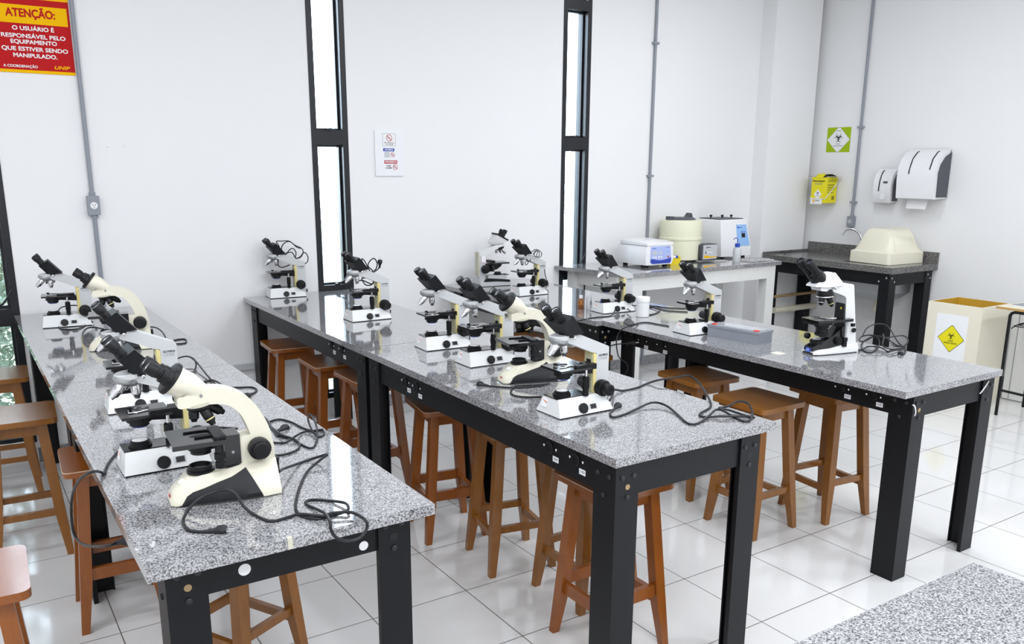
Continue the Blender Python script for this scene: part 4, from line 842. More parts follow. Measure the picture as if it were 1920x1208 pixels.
for s in (-1, 1):
    g = G(); g.loft([[(s*.138, y*1.02, z+.006) for y, z in prof], [(s*.148, y*1.02, z+.006) for y, z in prof]]); g.build('rib', 'ivory_plastic', dm)
t = thing('pipe_run', 'pale waste pipe and brown supply pipe running below the sink', 'pipes', (7.0, 5.585, .45))
g = G(); g.cyl((-.15, 0, 0), (.4985, 0, 0), .030, n=16); g.cyl((.12, 0, 0), (.16, 0, 0), .036, n=16); g.build('waste_pipe', 'pvc', t)
g = G(); g.cyl((-.15, .0, .14), (.4985, .0, .14), .015, n=14); g.cyl((.10, 0, .14), (.13, 0, .14), .019, n=14); g.build('supply_pipe', 'kraft', t)
# ------------------------------------------------------------------ white side table and what stands on it
HT = 1.012
t = thing('side_table', 'white painted table with pale granite top below the right wall corner', 'table', (4.40, 5.12, 0))
g = G(); g.prism([(-.055, .785), (.125, 0), (1.965, .02), (1.965, .785)], HT-.032, HT, .003, 2, 'z'); g.build('granite_top', 'granite', t)
for x, y in ((.17, .03), (1.80, .04), (.06, .66), (1.80, .66)):
    g = G(); g.box(x, x+.11, y, y+.09, 0, HT-.0325, .004); g.build('leg', 'table_white', t)
for a, b, c, d in ((.28, 1.80, .035, .06), (.28, 1.80, .69, .72), (1.83, 1.86, .13, .66), (.10, .13, .14, .66)):
    g = G(); g.box(a, b, c, d, HT-.15, HT-.0325, .003); g.build('apron', 'table_white', t)
t = thing('centrifuge', 'white benchtop centrifuge with blue control panel on the white table', 'centrifuge', (4.90, 5.36, HT))
g = G(); P = [(0, .022), (.30, .022), (.315, .06), (.308, .17), (.29, .185), (.012, .185), (-.004, .17), (-.008, .06)]
def cf(y, k): return [(.15+(x-.15)*k, y, z) for x, z in P]
g.loft([cf(0, .97), cf(.008, 1), cf(.36, 1), cf(.37, .97)], .006, 3); g.build('body', 'white_plastic', t, ang=50)
g = G(); g.loft([[(.0, -.004, .187), (.302, -.004, .187), (.302, .34, .187), (.0, .34, .187)], [(.0, -.002, .206), (.302, -.002, .206), (.302, .34, .212), (.0, .34, .212)], [(.03, .04, .222), (.27, .04, .222), (.27, .30, .226), (.03, .30, .226)]], .006, 3); g.build('lid', 'white_plastic', t)
pl = Pl((.165, -.0005, .112), (1, 0, 0), (0, 0, 1))
def arc(y0, y1): return [(-.115+.23*i/12, y0-(y0-y1)*math.sin(math.pi*i/12)) for i in range(13)]
pn = pl.poly([(-.118, -.068), (-.095, -.082), (.105, -.082), (.122, -.068), (.108, .066), (-.118, .066)], -.003, .002, 'control_panel', 'lilac_panel', t)
pl.poly([(-.116, -.068), (-.095, -.080), (.105, -.080), (.120, -.066), (.119, -.032)]+[(.119-.235*i/10, -.032-.020*math.sin(math.pi*i/10)) for i in range(1, 10)]+[(-.117, -.040)], .002, .0026, 'panel_band', 'navy_panel', pn)
for a, b, c, d in ((-.098, -.048, -.005, .026), (-.022, .006, -.002, .026)): pl.rect(a, b, c, d, .002, .003, 'display', 'silver_panel', pn)
for x in (-.085, -.058, -.022, .004):
    g = G(); g.lathe([(.009, 0), (.008, .002), (.001, .003)], (.165+x, -.0025, .112-.026), (0, -1, 0), 16); g.build('button', 'sign_white', pn)
g = G(); g.lathe([(.009, 0), (.008, .002), (.001, .003)], (.165+.078, -.0025, .112+.022), (0, -1, 0), 16); g.build('button', 'pale_blue', pn)
g = G(); g.lathe([(.009, 0), (.008, .002), (.001, .003)], (.165+.085, -.0025, .112-.026), (0, -1, 0), 16); g.build('button', 'ink_red', pn)
pl.rect(-.10, -.058, .048, .054, .002, .0024, 'small_print', 'ink_blue', pn); pl.rect(.055, .095, .052, .056, .002, .0024, 'small_print', 'ink_blue', pn)
for x in (.05, .26):
    for y in (.05, .32): g = G(); g.lathe([(.020, 0), (.024, .022), (.001, .024)], (x, y, 0), (0, 0, 1), 16); g.build('foot', 'black_plastic', t)
t = thing('vortex_drum', 'cream plastic drum with dark lid and grey control box', 'laboratory drum', (5.60, 5.68, HT))
g = G(); g.lathe([(.178, .015), (.185, .02), (.187, .190), (.193, .195), (.193, .215), (.188, .22), (.192, .345), (.188, .362), (.170, .370), (.001, .372)], (0, 0, 0), (0, 0, 1), 48); g.build('drum', 'cream_plastic', t)
g = G(); g.lathe([(.130, .368), (.128, .378), (.110, .390), (.001, .394)], (0, 0, 0), (0, 0, 1), 40); ld = g.build('lid', 'grey_plastic', t)
g = G(); g.box(-.165, -.120, -.03, .03, .368, .402, .006); g.prism([(.055, .385), (.115, .385), (.10, .425), (.09, .428)], -.03, .03, .004); g.build('lid_latch', 'grey_plastic', ld)
g = G(); g.lathe([(.15, 0), (.15, .016), (.001, .016)], (0, 0, 0), (0, 0, 1), 40); g.build('drum_foot', 'black_plastic', t)
g = G(); g.prism([(0, .03), (.02, .012), (.19, .012), (.205, .03), (.205, .145), (.19, .158), (.02, .158), (0, .145)], -.215, -.125, .008, 3); cb = g.build('control_box', 'grey_plastic', t, ang=50); cb.location = (.055, .0, 0)
pl = Pl((.055+.105, -.2155, .085), (1, 0, 0), (0, 0, 1)); fp = pl.rect(-.082, .096, -.062, .066, -.001, .003, 'front_plate', 'silver_panel', t)
pl.poly([(-.078, -.046), (-.06, -.030), (-.035, -.026), (0, -.040), (.09, -.042), (.09, -.050), (-.04, -.052)][::-1], .003, .0036, 'orange_stripe', 'sign_yellow', fp); pl.rect(-.052, -.044, -.012, .008, .003, .005, 'switch', 'ink', fp); pl.rect(-.035, .01, .040, .046, .003, .0036, 'small_print', 'ink', fp); pl.poly([(-.046, .043), (-.041, .030), (-.036, .043), (-.041, .056)], .003, .0036, 'emblem', 'ink', fp)
for x in (-.025, 0, .025):
    g = G(); g.lathe([(.007, 0), (.006, .003), (.001, .004)], (.16+x, -.2185, .083), (0, -1, 0), 14); g.build('button', 'sign_white', fp)
t = thing('sharps_syringe_box', 'yellow plastic box with a white blue tipped tube on it, behind the centrifuge', 'box', (5.24, 5.42, HT))
g = G(); g.box(0, .12, 0, .09, 0, .055, .004); g.build('box', 'yellow_plastic', t)
g = G(); g.cyl((-.02, .02, .068), (.072, .02, .066), .0125, n=16); tb = g.build('tube', 'white_plastic', t)
g = G(); g.cyl((.070, .02, .066), (.098, .02, .065), .0135, n=16); g.build('tube_band', 'blue_plastic', tb); g = G(); g.cyl((.098, .02, .065), (.125, .02, .064), .012, n=16); g.build('tube_tip', 'yellow_plastic', tb)
t = thing('water_bath', 'tall white water bath with dark lid and light blue panel', 'water bath', (6.005, 5.55, HT))
g = G(); g.loft([[(0, -.0, .02), (.40, -.0, .02), (.40, .34, .02), (0, .34, .02)], [(-.005, .0, .10), (.40, .0, .10), (.40, .34, .10), (-.005, .34, .10)], [(.015, .045, .345), (.365, .045, .345), (.365, .34, .345), (.015, .34, .345)], [(.025, .055, .358), (.355, .055, .358), (.355, .335, .358), (.025, .335, .358)]], .010, 3); g.build('body', 'white_plastic', t)
g = G(); g.box(.03, .345, .07, .33, .357, .366, .002); ld = g.build('lid', 'grey_plastic', t)
for x, y in ((.10, .25), (.2, .2), (.29, .17)): g = G(); g.lathe([(.006, 0), (.006, .012), (.013, .014), (.013, .028), (.001, .03)], (x, y, .365), (0, 0, 1), 16); g.build('lid_knob', 'black_plastic', ld)
pl = Pl((.29, .0195, .21), (1, 0, 0), (0, .045, .245)); pn = pl.poly([(-.072, -.10), (.092, -.10), (.062, .10), (-.072, .10)], -.004, .004, 'control_panel', 'pale_blue', t)
pl.rect(-.012, .035, -.022, .018, .004, .006, 'display', 'ink', pn); pl.rect(-.058, .0, .070, .076, .004, .0046, 'small_print', 'ink_blue', pn); pl.poly([(-.062, .073), (-.052, .062), (-.044, .073), (-.052, .086)], .004, .0048, 'emblem', 'navy_panel', pn)
for x in (-.01, .012, .032): pl.rect(x-.005, x+.005, .024, .036, .004, .005, 'button', 'navy_panel', pn)
for x in (.06, .34):
    for y in (.04, .30): g = G(); g.lathe([(.020, 0), (.020, .021), (.001, .022)], (x, y, 0), (0, 0, 1), 16); g.build('foot', 'black_plastic', t)
t = thing('wash_bottle', 'translucent wash bottle with blue cap in front of the water bath', 'bottle', (5.95, 5.31, HT))
g = G(); g.lathe([(.033, 0), (.036, .004), (.036, .115), (.032, .128), (.022, .134), (.001, .135)], (0, 0, 0), (0, 0, 1), 28); g.build('bottle', 'clear_white_plastic', t)
g = G(); g.lathe([(.022, .132), (.0225, .165), (.020, .167), (.001, .168)], (0, 0, 0), (0, 0, 1), 24); g.build('cap', 'blue_plastic', t)
g = G(); g.tube([(0, 0, .165), (0, 0, .20), (-.012, 0, .215), (-.035, 0, .215), (-.055, 0, .205)], .0035, 8, 4); g.build('nozzle', 'navy_panel', t)
def crumple(name, label, loc, sx, sy, h, seed):
    rnd = random.Random(seed); n = 14; g = G(); V = [[g.bm.verts.new((sx*(i/(n-1)-.5)*(1+rnd.uniform(-.02, .02)), sy*(j/(n-1)-.5)*(1+rnd.uniform(-.06, .06)), .002+rnd.random()*h*(1 if 0 < i < n-1 and 0 < j < n-1 else .2))) for j in range(n)] for i in range(n)]
    for i in range(n-1):
        for j in range(n-1): g.bm.faces.new((V[i][j], V[i+1][j], V[i+1][j+1], V[i][j+1]))
    bmesh.ops.solidify(g.bm, geom=g.bm.faces[:], thickness=-.0012)
    o = g.build(name, 'tissue', None, loc, 60); return tag(o, label, 'paper')
crumple('paper_towel', 'crumpled white paper towel at the right end of the white table', (6.20, 5.30, HT), .32, .17, .022, 1)
crumple('paper_scrap', 'small white paper scrap beside the drum on the white table', (5.86, 5.42, HT), .13, .09, .012, 2)
# ------------------------------------------------------------------ things on the right bench
t = thing('reagent_bottle', 'small amber glass bottle with white cap', 'bottle', (3.455, 4.395, H2))
g = G(); g.lathe([(.0175, 0), (.019, .002), (.019, .055), (.016, .064), (.0095, .070), (.0095, .076), (.001, .076)], (0, 0, 0), (0, 0, 1), 28); g.build('bottle', 'amber', t)
g = G(); g.lathe([(.0165, .0015), (.0165, .030), (.001, .030)], (0, 0, 0), (0, 0, 1), 24); g.build('liquid', 'amber_liquid', t)
g = G(); g.lathe([(.0125, .072), (.013, .090), (.012, .092), (.001, .092)], (0, 0, 0), (0, 0, 1), 24, 1); g.build('cap', 'white_plastic', t)
t = thing('dropper_bottle', 'white plastic dropper bottle beside the amber bottle', 'bottle', (3.495, 4.36, H2))
g = G(); g.lathe([(.018, 0), (.019, .002), (.019, .075), (.016, .084), (.011, .088), (.001, .089)], (0, 0, 0), (0, 0, 1), 28); g.build('bottle', 'clear_white_plastic', t)
g = G(); g.lathe([(.011, .086), (.0115, .100), (.008, .102), (.006, .116), (.003, .120), (.001, .120)], (0, 0, 0), (0, 0, 1), 20); g.build('dropper_cap', 'white_plastic', t)
g = G(); g.box(-.006, .010, -.0194, -.0186, .03, .058); g.build('bottle_label', 'ink_grey', t)
t = thing('plastic_jar', 'round white plastic jar with flat lid in the cord tangle', 'jar', (3.605, 3.955, H2))
g = G(); g.lathe([(.036, 0), (.040, .003), (.040, .102), (.001, .103)], (0, 0, 0), (0, 0, 1), 36); g.build('jar', 'white_plastic', t)
g = G(); g.lathe([(.043, .098), (.043, .122), (.041, .126), (.001, .127)], (0, 0, 0), (0, 0, 1), 36); g.build('lid', 'white_plastic', t)
g = G(); g.lathe([(.012, 0), (.012, .008), (.008, .010), (.001, .010)], (0, 0, 0), (0, 0, 1), 20); o = g.build('bottle_cap', 'blue_plastic', None, (3.495, 4.225, H2+.0665)); tag(o, 'small blue cap lying on the microscope base by the amber bottle', 'cap')
t = thing('slide_box', 'grey slide box with two red clips', 'box', (3.540, 2.968, H2), R(97.4))
g = G(); g.box(0, .330, -.125, 0, 0, .062, .003); g.build('box', 'slide_box', t)
g = G(); g.box(-.004, .334, -.129, .004, .052, .066, .003); ld = g.build('lid', 'slide_box', t)
g = G(); g.box(.02, .310, -.108, -.018, .0655, .069, .001); g.build('clear_lid', 'slide_lid', ld)
for x in (.03, .30): g = G(); g.box(x-.012, x+.012, -.032, -.008, .066, .072, .003); g.build('clip', 'red_plastic', ld)
g = G(); g.box(3.475-.04, 3.475+.015, 2.745, 2.80, H2, H2+.0006); o = g.build('yellow_stain', 'cream_plastic'); tag(o, 'yellowish stain on the bench left of the black and white microscope', 'stain')  # yellow stain on the slab, laid on as a thin plate
# ------------------------------------------------------------------ waste bin, plain box, school desk at the right edge
t = thing('waste_bin', 'cream wooden waste bin with a yellow biohazard diamond', 'bin', (6.67, 3.43, 0))
bx, by, bz, th = .43, .445, .79, .015
g = G(); g.box(0, th, 0, by, 0, bz, .002); g.box(bx-th, bx, 0, by, 0, bz, .002); g.box(th, bx-th, 0, th, 0, bz); g.box(th, bx-th, by-th, by, 0, bz); g.box(th, bx-th, th, by-th, .0, .02); g.build('box', 'bin_cream', t)
g = G()
for a, b, c, d in ((th, th+.001, th, by-th), (bx-th-.001, bx-th, th, by-th), (th, bx-th, th, th+.001), (th, bx-th, by-th-.001, by-th)): g.box(a, b, c, d, .02, bz-.0005)
g.build('inner_lining', 'bin_inside', t)
pl = Pl((0, .30, .58), (0, -1, 0), (0, 0, 1)); pp = pl.rect(-.06, .20, -.32, .125, 0, .001, 'paper_sheet', 'paper', t)
g0 = Pl((0, .235, .51), (0, -1, 0), (0, 0, 1)); pl = g0
dm = pl.poly(diamond(0.012, 0, .108, .108, .06), .001, .0016, 'hazard_diamond', 'ink', t); pl.poly(diamond(.012, 0, .103, .103, .06), .0016, .0022, 'diamond_face', 'card_yellow', dm)
pl.biohazard(.012, .022, .036, .0026, dm); pl.text('LIXO', .012, -.018, .018, .0024, 'lettering', 'ink', dm, .01, .040); pl.text('INFECTANTE', .012, -.038, .018, .0024, 'lettering', 'ink', dm, .01, .105)
t = thing('storage_box', 'plain white box on the floor behind the school desk', 'box', (7.11, 2.70, 0))
g = G(); g.box(0, .38, 0, .71, .01, .74, .003); g.box(.02, .36, .02, .69, 0, .012); g.build('body', 'table_white', t)
g = G(); g.box(-.003, .0005, .655, .66, .012, .74); g.build('seam', 'ink_grey', t)
t = thing('school_desk', 'student desk with wood edged top and black tube frame at the right edge', 'desk', (6.575, 2.62, 0))
HD = .835
g = G(); g.box(0, .44, 0, .66, HD-.018, HD, .003); g.build('desk_top', 'laminate', t)
g = G()
for a, b, c, d in ((-.002, .0005, -.002, .662), (-.002, .442, -.002, .0005), (.4395, .442, -.002, .662), (-.002, .442, .6595, .662)): g.box(a, b, c, d, HD-.0175, HD-.001)
g.build('wood_edge', 'wood_edge', t)
for x, nm in ((.0, 0), (.41, 1)):
    g = G(); g.tube([(x+.01, .56, .0), (x+.01, .56, .25), (x+.01, .56, .72), (x+.01, .555, .785), (x+.01, .53, HD-.032), (x+.01, .49, HD-.030), (x+.01, .15, HD-.030), (x+.01, .11, HD-.035), (x+.01, .085, .78), (x+.01, .08, .7), (x+.01, .08, .0)], .0115, 10, 4); g.build('tube_frame', 'black_steel', t)
    g = G(); g.tube([(x+.01, .555, .20), (x+.01, .3, .195), (x+.01, .085, .20)], .010, 8, 2); g.build('crossbar', 'black_steel', t)
g = G()
for k in range(6): g.tube([(.02+.07*k, .52, .70), (.02+.07*k, .12, .70)], .004, 6, 0)
for y in (.52, .12): g.tube([(.005, y, .705), (.425, y, .705)], .004, 6, 0)
g.tube([(.012, .54, .68), (.06, .50, .72), (.2, .44, .725), (.4, .40, .70)], .004, 6, 3); g.build('wire_shelf', 'black_steel', t)
t = thing('notebook', 'thin grey notebook lying on the school desk', 'notebook', (6.66, 2.93, HD), R(-6))
g = G(); g.box(0, .24, 0, .30, 0, .010, .001); g.build('pages', 'paper', t); g = G(); g.box(-.002, .242, -.002, .302, .0098, .012, .0005); g.build('cover', 'slide_box', t)
# ------------------------------------------------------------------ cords (world points, linked to the microscope they belong to)
C_ = {}
C_['front_leica']=[(0.703,2.254,0.998),(0.737,2.322,0.978),(0.824,2.417,0.952),(0.868,2.416,0.959),(0.893,2.374,0.978),(0.869,2.367,0.968),(0.809,2.324,0.953),(0.739,2.199,0.952),(0.692,2.093,0.952),(0.681,2.037,0.952),(0.694,1.998,0.952),(0.719,1.979,0.952),(0.757,1.98,0.952),(0.788,1.975,0.958),(0.801,1.992,0.96),(0.805,2.028,0.959),(0.781,2.082,0.952),(0.747,2.111,0.952),(0.726,2.107,0.952),(0.722,2.082,0.952),(0.729,2.034,0.956),(0.732,1.976,0.962),(0.712,1.895,0.975),(0.71,1.885,0.958),(0.721,1.88,0.936),(0.752,1.88,0.919),(0.784,1.88,0.92),(0.806,1.885,0.94),(0.804,1.89,0.96),(0.8,1.938,0.96),(0.786,1.957,0.962),(0.749,1.973,0.962),(0.722,1.973,0.96),(0.681,2.02,0.958),(0.653,2.032,0.952),(0.615,2.026,0.952),(0.595,2.046,0.952),(0.581,2.101,0.952),(0.565,2.129,0.968),(0.555,2.16,0.994),(0.535,2.179,1.004),(0.507,2.192,0.998),(0.472,2.195,0.988),(0.439,2.192,0.964),(0.418,2.16,0.952),(0.412,2.12,0.952),(0.417,2.081,0.952),(0.444,2.056,0.952),(0.458,2.05,0.952)]
C_['left_ch20']=[(0.371,2.829,0.952),(0.342,2.763,0.952),(0.318,2.698,0.952),(0.3,2.626,0.954),(0.296,2.64,0.956),(0.265,2.53,0.999),(0.24,2.618,0.958),(0.225,2.772,0.859),(0.22,2.848,0.758),(0.225,2.867,0.681),(0.235,2.692,0.718),(0.26,2.421,0.816),(0.29,2.404,0.825)]
C_['pile1']=[(0.746,2.819,0.968),(0.731,2.901,0.952),(0.7,2.92,0.952),(0.669,2.892,0.953),(0.654,2.855,0.952)]
C_['pile2']=[(0.866,2.967,0.953),(0.88,2.959,0.952),(0.875,2.884,0.953),(0.859,2.795,0.952),(0.859,2.702,0.952),(0.882,2.665,0.952),(0.887,2.617,0.952),(0.875,2.571,0.952),(0.849,2.535,0.952),(0.802,2.518,0.952),(0.768,2.526,0.953)]
C_['pile3']=[(0.846,2.852,0.952),(0.864,2.829,0.952),(0.857,2.697,0.961),(0.874,2.641,0.96),(0.885,2.596,0.952),(0.896,2.536,0.952),(0.92,2.553,0.952),(0.961,2.638,0.958),(0.989,2.725,0.969),(1.003,2.804,0.978),(0.994,2.81,0.978),(0.976,2.758,0.968),(0.958,2.668,0.96),(0.964,2.635,0.952),(0.986,2.644,0.952),(1.003,2.697,0.952),(0.97,2.683,0.96),(0.934,2.705,0.953),(0.891,2.653,0.961),(0.847,2.632,0.952),(0.805,2.665,0.952)]
C_['pile4']=[(0.875,2.884,0.953),(0.897,2.901,0.952),(0.924,2.896,0.952),(0.944,2.84,0.952),(0.953,2.76,0.952),(0.971,2.705,0.952),(1.007,2.706,0.952)]
C_['pileplug']=[(0.851,2.707,0.953),(0.85,2.731,0.952),(0.857,2.761,0.952),(0.876,2.773,0.952)]
C_['a3']=[(0.749,3.849,0.978),(0.781,3.93,0.978),(0.822,4.011,0.978),(0.86,4.023,0.979),(0.879,3.972,0.974),(0.864,3.872,0.964),(0.827,3.771,0.952),(0.801,3.639,0.952),(0.811,3.561,0.956),(0.849,3.581,0.958),(0.861,3.559,0.952),(0.826,3.451,0.952)]
C_['a3b']=[(0.864,3.989,0.984),(0.873,3.899,0.974),(0.862,3.646,0.958),(0.865,3.494,0.952),(0.915,3.439,0.952),(0.971,3.41,0.952),(0.978,3.362,0.952),(0.961,3.324,0.952),(0.933,3.296,0.952)]
C_['a3c']=[(0.803,3.585,0.952),(0.862,3.591,0.958),(0.878,3.459,0.958),(0.912,3.43,0.952)]
C_['a2loop']=[(0.8,4.844,0.958),(0.832,4.854,0.979),(0.862,4.859,0.984),(0.892,4.84,0.978),(0.907,4.779,0.964),(0.899,4.665,0.952),(0.876,4.563,0.952),(0.886,4.523,0.952),(0.927,4.584,0.952),(0.967,4.594,0.952),(0.978,4.564,0.952),(0.958,4.484,0.952),(0.926,4.476,0.952),(0.883,4.497,0.952)]
C_['a1']=[(0.663,5.395,0.998),(0.654,5.588,1.008),(0.629,5.666,1.008),(0.583,5.714,1.008),(0.542,5.721,1.004),(0.513,5.684,0.998),(0.496,5.601,0.984),(0.477,5.464,0.967),(0.465,5.303,0.954),(0.468,5.241,0.952),(0.498,5.196,0.952),(0.549,5.19,0.953),(0.595,5.287,0.952),(0.651,5.413,0.952)]
C_['a2front']=[(0.644,4.954,0.978),(0.611,5.036,0.978),(0.579,5.045,0.976),(0.55,4.982,0.97),(0.533,4.885,0.967),(0.527,4.762,0.96),(0.53,4.641,0.954)]
C_['d1']=[(2.071,5.78,0.983),(2.068,5.78,1.143),(2.096,5.78,1.181),(2.104,5.78,1.21),(2.09,5.78,1.242),(2.07,5.78,1.245),(2.048,5.78,1.221),(2.012,5.78,1.209),(2.022,5.79,1.248),(2.004,5.79,1.278),(1.979,5.79,1.272),(1.945,5.8,1.234),(1.924,5.8,1.256),(1.928,5.8,1.295),(1.953,5.8,1.321),(1.99,5.8,1.324),(2.03,5.79,1.286),(2.064,5.78,1.273),(2.065,5.77,1.247),(2.044,5.77,1.216),(2.009,5.77,1.216),(1.991,5.8,1.253),(1.91,5.8,1.228),(1.895,5.8,1.19),(1.898,5.8,1.162),(1.925,5.8,1.151),(1.976,5.8,1.166)]
C_['d1b']=[(1.924,5.81,1.241),(1.912,5.81,1.295),(1.894,5.81,1.33),(1.929,5.81,1.331),(1.984,5.81,1.329),(2.019,5.8,1.301),(2.064,5.8,1.279)]
C_['d2']=[(1.994,4.7,1.158),(2.012,4.7,1.174),(2.04,4.7,1.176),(2.066,4.7,1.164),(2.103,4.7,1.151),(2.113,4.7,1.18),(2.1,4.72,1.212),(2.142,4.73,1.234),(2.151,4.73,1.272),(2.131,4.73,1.299),(2.103,4.73,1.283),(2.088,4.72,1.256),(2.114,4.72,1.224),(2.072,4.72,1.189),(2.04,4.71,1.188),(2.061,4.71,1.148),(2.102,4.71,1.145),(2.113,4.71,1.179),(2.092,4.74,1.253),(2.075,4.75,1.291),(2.06,4.75,1.294),(2.091,4.75,1.231)]
C_['d2b']=[(2.114,4.72,1.212),(2.147,4.72,1.231),(2.157,4.72,1.243),(2.163,4.72,1.251)]
C_['b3']=[(2.033,2.78,0.958),(1.997,2.811,0.952),(1.929,2.837,0.952),(1.895,2.839,0.952),(1.859,2.807,0.952),(1.825,2.763,0.952),(1.817,2.712,0.952),(1.846,2.675,0.952),(1.896,2.649,0.952)]
C_['b3b']=[(2.009,2.787,0.952),(1.945,2.799,0.952),(1.893,2.816,0.952),(1.846,2.861,0.952),(1.814,2.898,0.952),(1.803,2.919,0.952)]
C_['b4']=[(2.055,2.419,0.968),(2.111,2.47,0.968),(2.182,2.543,0.964),(2.234,2.548,0.952),(2.312,2.553,0.952),(2.397,2.583,0.952),(2.44,2.557,0.968),(2.502,2.532,0.974),(2.538,2.506,0.984),(2.552,2.485,0.984),(2.546,2.443,0.974),(2.501,2.356,0.96),(2.409,2.233,0.952),(2.347,2.177,0.952),(2.272,2.147,0.952),(2.238,2.123,0.953),(2.242,2.097,0.952),(2.275,2.062,0.958),(2.327,2.03,0.958),(2.386,2.011,0.952),(2.388,1.997,0.952)]
C_['b4b']=[(2.388,1.997,0.952),(2.366,2.029,0.958),(2.363,2.1,0.96),(2.342,2.126,0.964),(2.384,2.12,0.966),(2.431,2.125,0.974),(2.451,2.107,0.978),(2.457,2.082,0.97),(2.417,2.031,0.958),(2.36,1.988,0.952),(2.32,1.981,0.952),(2.328,2.038,0.952),(2.316,2.079,0.968),(2.305,2.106,0.968),(2.251,2.09,0.958),(2.187,2.065,0.952),(2.14,2.056,0.952),(2.133,2.086,0.952),(2.178,2.179,0.953),(2.206,2.256,0.958),(2.205,2.304,0.962),(2.176,2.323,0.962),(2.113,2.313,0.956),(2.032,2.288,0.953),(1.962,2.274,0.952),(1.956,2.296,0.952),(1.992,2.336,0.952),(2.043,2.369,0.952)]
C_['f1']=[(3.6,4.063,0.945),(3.654,4.169,0.945),(3.608,4.175,0.955),(3.556,4.159,0.945),(3.444,4.069,0.929),(3.325,4.072,0.929),(3.255,4.074,0.925),(3.2,4.109,0.91)]
C_['f1b']=[(3.758,4.228,0.945),(3.878,4.213,0.935),(3.947,4.199,0.929),(3.956,4.135,0.929),(4.007,4.06,0.929),(4.084,4.006,0.929)]
C_['f1c']=[(3.874,4.185,0.929),(3.861,4.078,0.935),(3.826,4.037,0.929),(3.731,3.979,0.929),(3.668,3.964,0.929)]
C_['f1d']=[(3.934,4.252,0.929),(3.883,4.072,0.929),(3.908,3.986,0.929),(3.963,3.918,0.929)]
C_['f2']=[(3.501,3.608,0.929),(3.487,3.703,0.929),(3.476,3.769,0.929),(3.426,3.782,0.929),(3.338,3.749,0.929),(3.225,3.692,0.931),(3.235,3.746,0.893),(3.2,3.725,0.855),(3.2,3.716,0.794),(3.21,3.705,0.754),(3.25,3.69,0.72),(3.28,3.708,0.676),(3.3,3.753,0.628)]
C_['f2b']=[(3.461,3.931,0.929),(3.393,3.88,0.929),(3.34,3.805,0.929),(3.308,3.716,0.937),(3.385,3.748,0.929)]
C_['socketcord']=[(3.1,3.734,0.824),(3.2,3.785,0.81),(3.28,3.811,0.808),(3.33,3.76,0.818)]
C_['n1']=[(3.834,2.573,0.935),(3.915,2.596,0.929),(3.966,2.599,0.935),(3.995,2.554,0.935),(3.962,2.491,0.929)]
C_['n2']=[(3.999,2.665,0.975),(4.086,2.705,1.0),(4.171,2.725,1.01),(4.21,2.712,1.015),(4.232,2.687,1.01),(4.21,2.643,0.995),(4.155,2.583,0.975),(4.114,2.521,0.945),(4.142,2.51,0.929),(4.033,2.462,0.935),(3.958,2.467,0.945),(3.978,2.522,0.945),(3.991,2.54,0.96),(4.062,2.581,0.975),(4.103,2.615,0.985)]
C_['n3']=[(3.96,2.487,0.929),(4.026,2.499,0.929),(4.115,2.498,0.929),(4.101,2.474,0.94),(4.043,2.481,0.95),(4.064,2.538,0.96),(4.106,2.599,0.97),(4.095,2.635,0.97),(4.086,2.68,0.97),(4.045,2.695,0.965),(4.008,2.688,0.955),(3.966,2.653,0.953),(4.0,2.646,0.953),(4.077,2.661,0.96),(4.1,2.652,0.963),(4.076,2.616,0.955),(3.999,2.565,0.94),(3.899,2.526,0.929),(3.854,2.527,0.929),(3.886,2.581,0.929),(3.941,2.629,0.94),(4.006,2.651,0.955),(4.061,2.656,0.965)]
C_['n4']=[(4.093,2.684,0.967),(4.106,2.642,0.965),(4.122,2.603,0.965),(4.2,2.6,0.965),(4.256,2.592,0.963),(4.242,2.558,0.955),(4.171,2.514,0.945),(4.123,2.507,0.935),(4.094,2.533,0.935),(4.154,2.587,0.929)]
C_['n5']=[(4.117,2.497,0.929),(4.059,2.452,0.929),(4.004,2.42,0.929),(3.988,2.418,0.929)]
C_['e2a']=[(3.506,5.05,1.243),(3.534,5.05,1.258),(3.562,5.05,1.257),(3.591,5.05,1.239),(3.598,5.05,1.22),(3.58,5.05,1.201),(3.541,5.06,1.213),(3.544,5.06,1.233),(3.561,5.06,1.249),(3.581,5.06,1.239),(3.581,5.06,1.211),(3.558,5.06,1.207),(3.569,5.06,1.248),(3.548,5.07,1.244),(3.537,5.07,1.221)]
C_['e2b']=[(3.471,5.06,1.198),(3.486,5.06,1.17),(3.472,5.06,1.152),(3.461,5.06,1.159),(3.469,5.06,1.18),(3.5,5.06,1.173),(3.505,5.06,1.194)]
C_['e2c']=[(3.574,4.98,1.122),(3.581,4.98,1.084),(3.593,4.98,1.051),(3.607,4.98,1.027),(3.837,5.295,0.945),(3.799,5.277,0.935),(3.777,5.242,0.931)]
C_['sinkcord']=[(6.933,5.715,1.014),(7.037,5.718,1.014),(7.012,5.599,1.02),(7.074,5.601,1.03),(7.049,5.607,1.04),(6.882,5.511,1.03),(6.665,5.38,1.014),(6.446,5.233,1.014)]
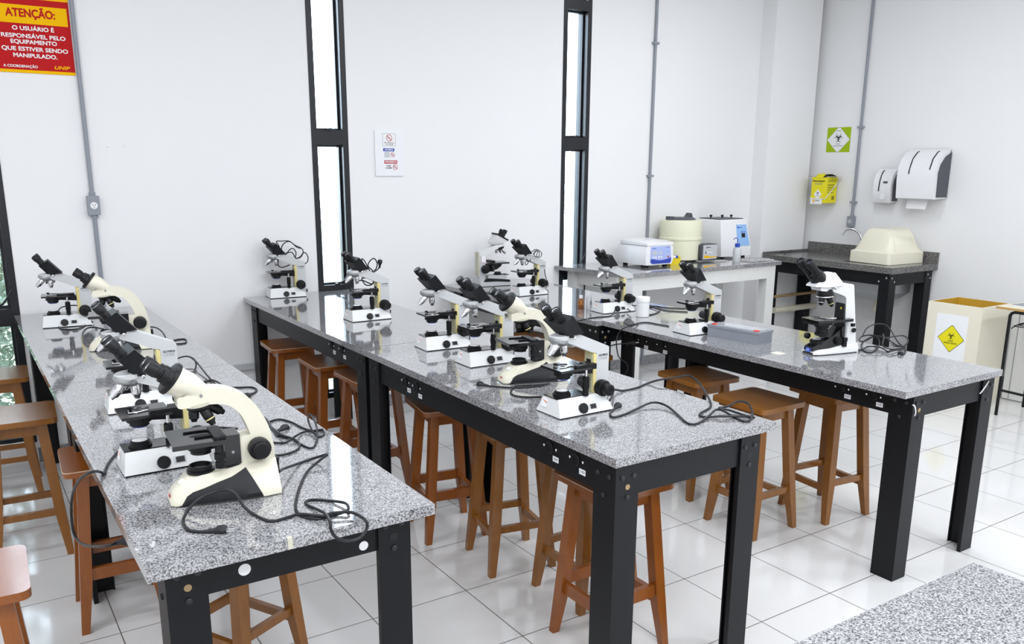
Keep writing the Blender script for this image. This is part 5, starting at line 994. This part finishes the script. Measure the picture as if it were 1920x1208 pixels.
def cord(owner, key, r=.0036, plug=None, inlet=None, n=5):
    root = SC[owner]; inv = (Matrix.Translation(root.location) @ Matrix.Rotation(root.rotation_euler.z, 4, 'Z')).inverted()
    P = [inv @ Vector(p) for p in C_[key]]
    if inlet is not None: P = [Vector(inlet)]+P
    g = G(); g.tube(P, r, 8, n); o = g.build('power_cord', 'rubber', root); o['own'] = 1
    if plug:
        e, d = P[-1], (P[-1]-P[-2]).normalized()
        if plug == 'up': d = (Vector(d)*.2+Vector((0, 0, 1))).normalized()
        g = G(); g.lathe([(.005, -.012), (.0065, 0), (.0075, .004), (.0085, .012), (.014, .020), (.015, .032), (.012, .040), (.001, .040)], e, d, 12); pg = g.build('plug', 'rubber', o)
        a = d.cross(Vector((0, 0, 1))); a = a.normalized() if a.length > .1 else Vector((1, 0, 0))
        for k in (-1, 1):
            g = G(); g.cyl(e+d*.039+a*.006*k, e+d*.058+a*.006*k, .0021, n=8); g.build('plug_pin', 'chrome', pg)
    return o
cord('A5', 'front_leica', .0042, True, (.297, 0, .068)); cord('A4', 'left_ch20', .0042, True)
cord('A4', 'pile1'); cord('A4', 'pile2'); cord('A4', 'pile3'); cord('A4', 'pile4'); cord('A4', 'pileplug', .0036, True)
cord('A3', 'a3'); cord('A3', 'a3b', .0036, True); cord('A3', 'a3c'); cord('A2', 'a2loop'); cord('A2', 'a2front', .0042); cord('A1', 'a1')
cord('D1', 'd1', .0036); cord('D1', 'd1b'); cord('D2', 'd2'); cord('D2', 'd2b', .0036, 'up')
cord('B3', 'b3'); cord('B3', 'b3b', .0036, True); cord('B4', 'b4', .0044); cord('B4', 'b4b', .0044, True)
cord('F1', 'f1'); cord('F1', 'f1b'); cord('F1', 'f1c'); cord('F1', 'f1d'); cord('F2', 'f2'); cord('F2', 'f2b'); cord('F2', 'socketcord', .0038, True)
for k in ('n1', 'n2', 'n3', 'n4'): cord('N', k, .0036)
cord('N', 'n5', .0036, True); cord('E2', 'e2a', .0028); cord('E2', 'e2b', .0028); cord('E2', 'e2c', .0028)
g = G(); g.tube(C_['sinkcord'], .0036, 8, 5); o = g.build('power_cord', 'rubber'); tag(o, 'loose black cord lying over the corner of the sink counter', 'cord')
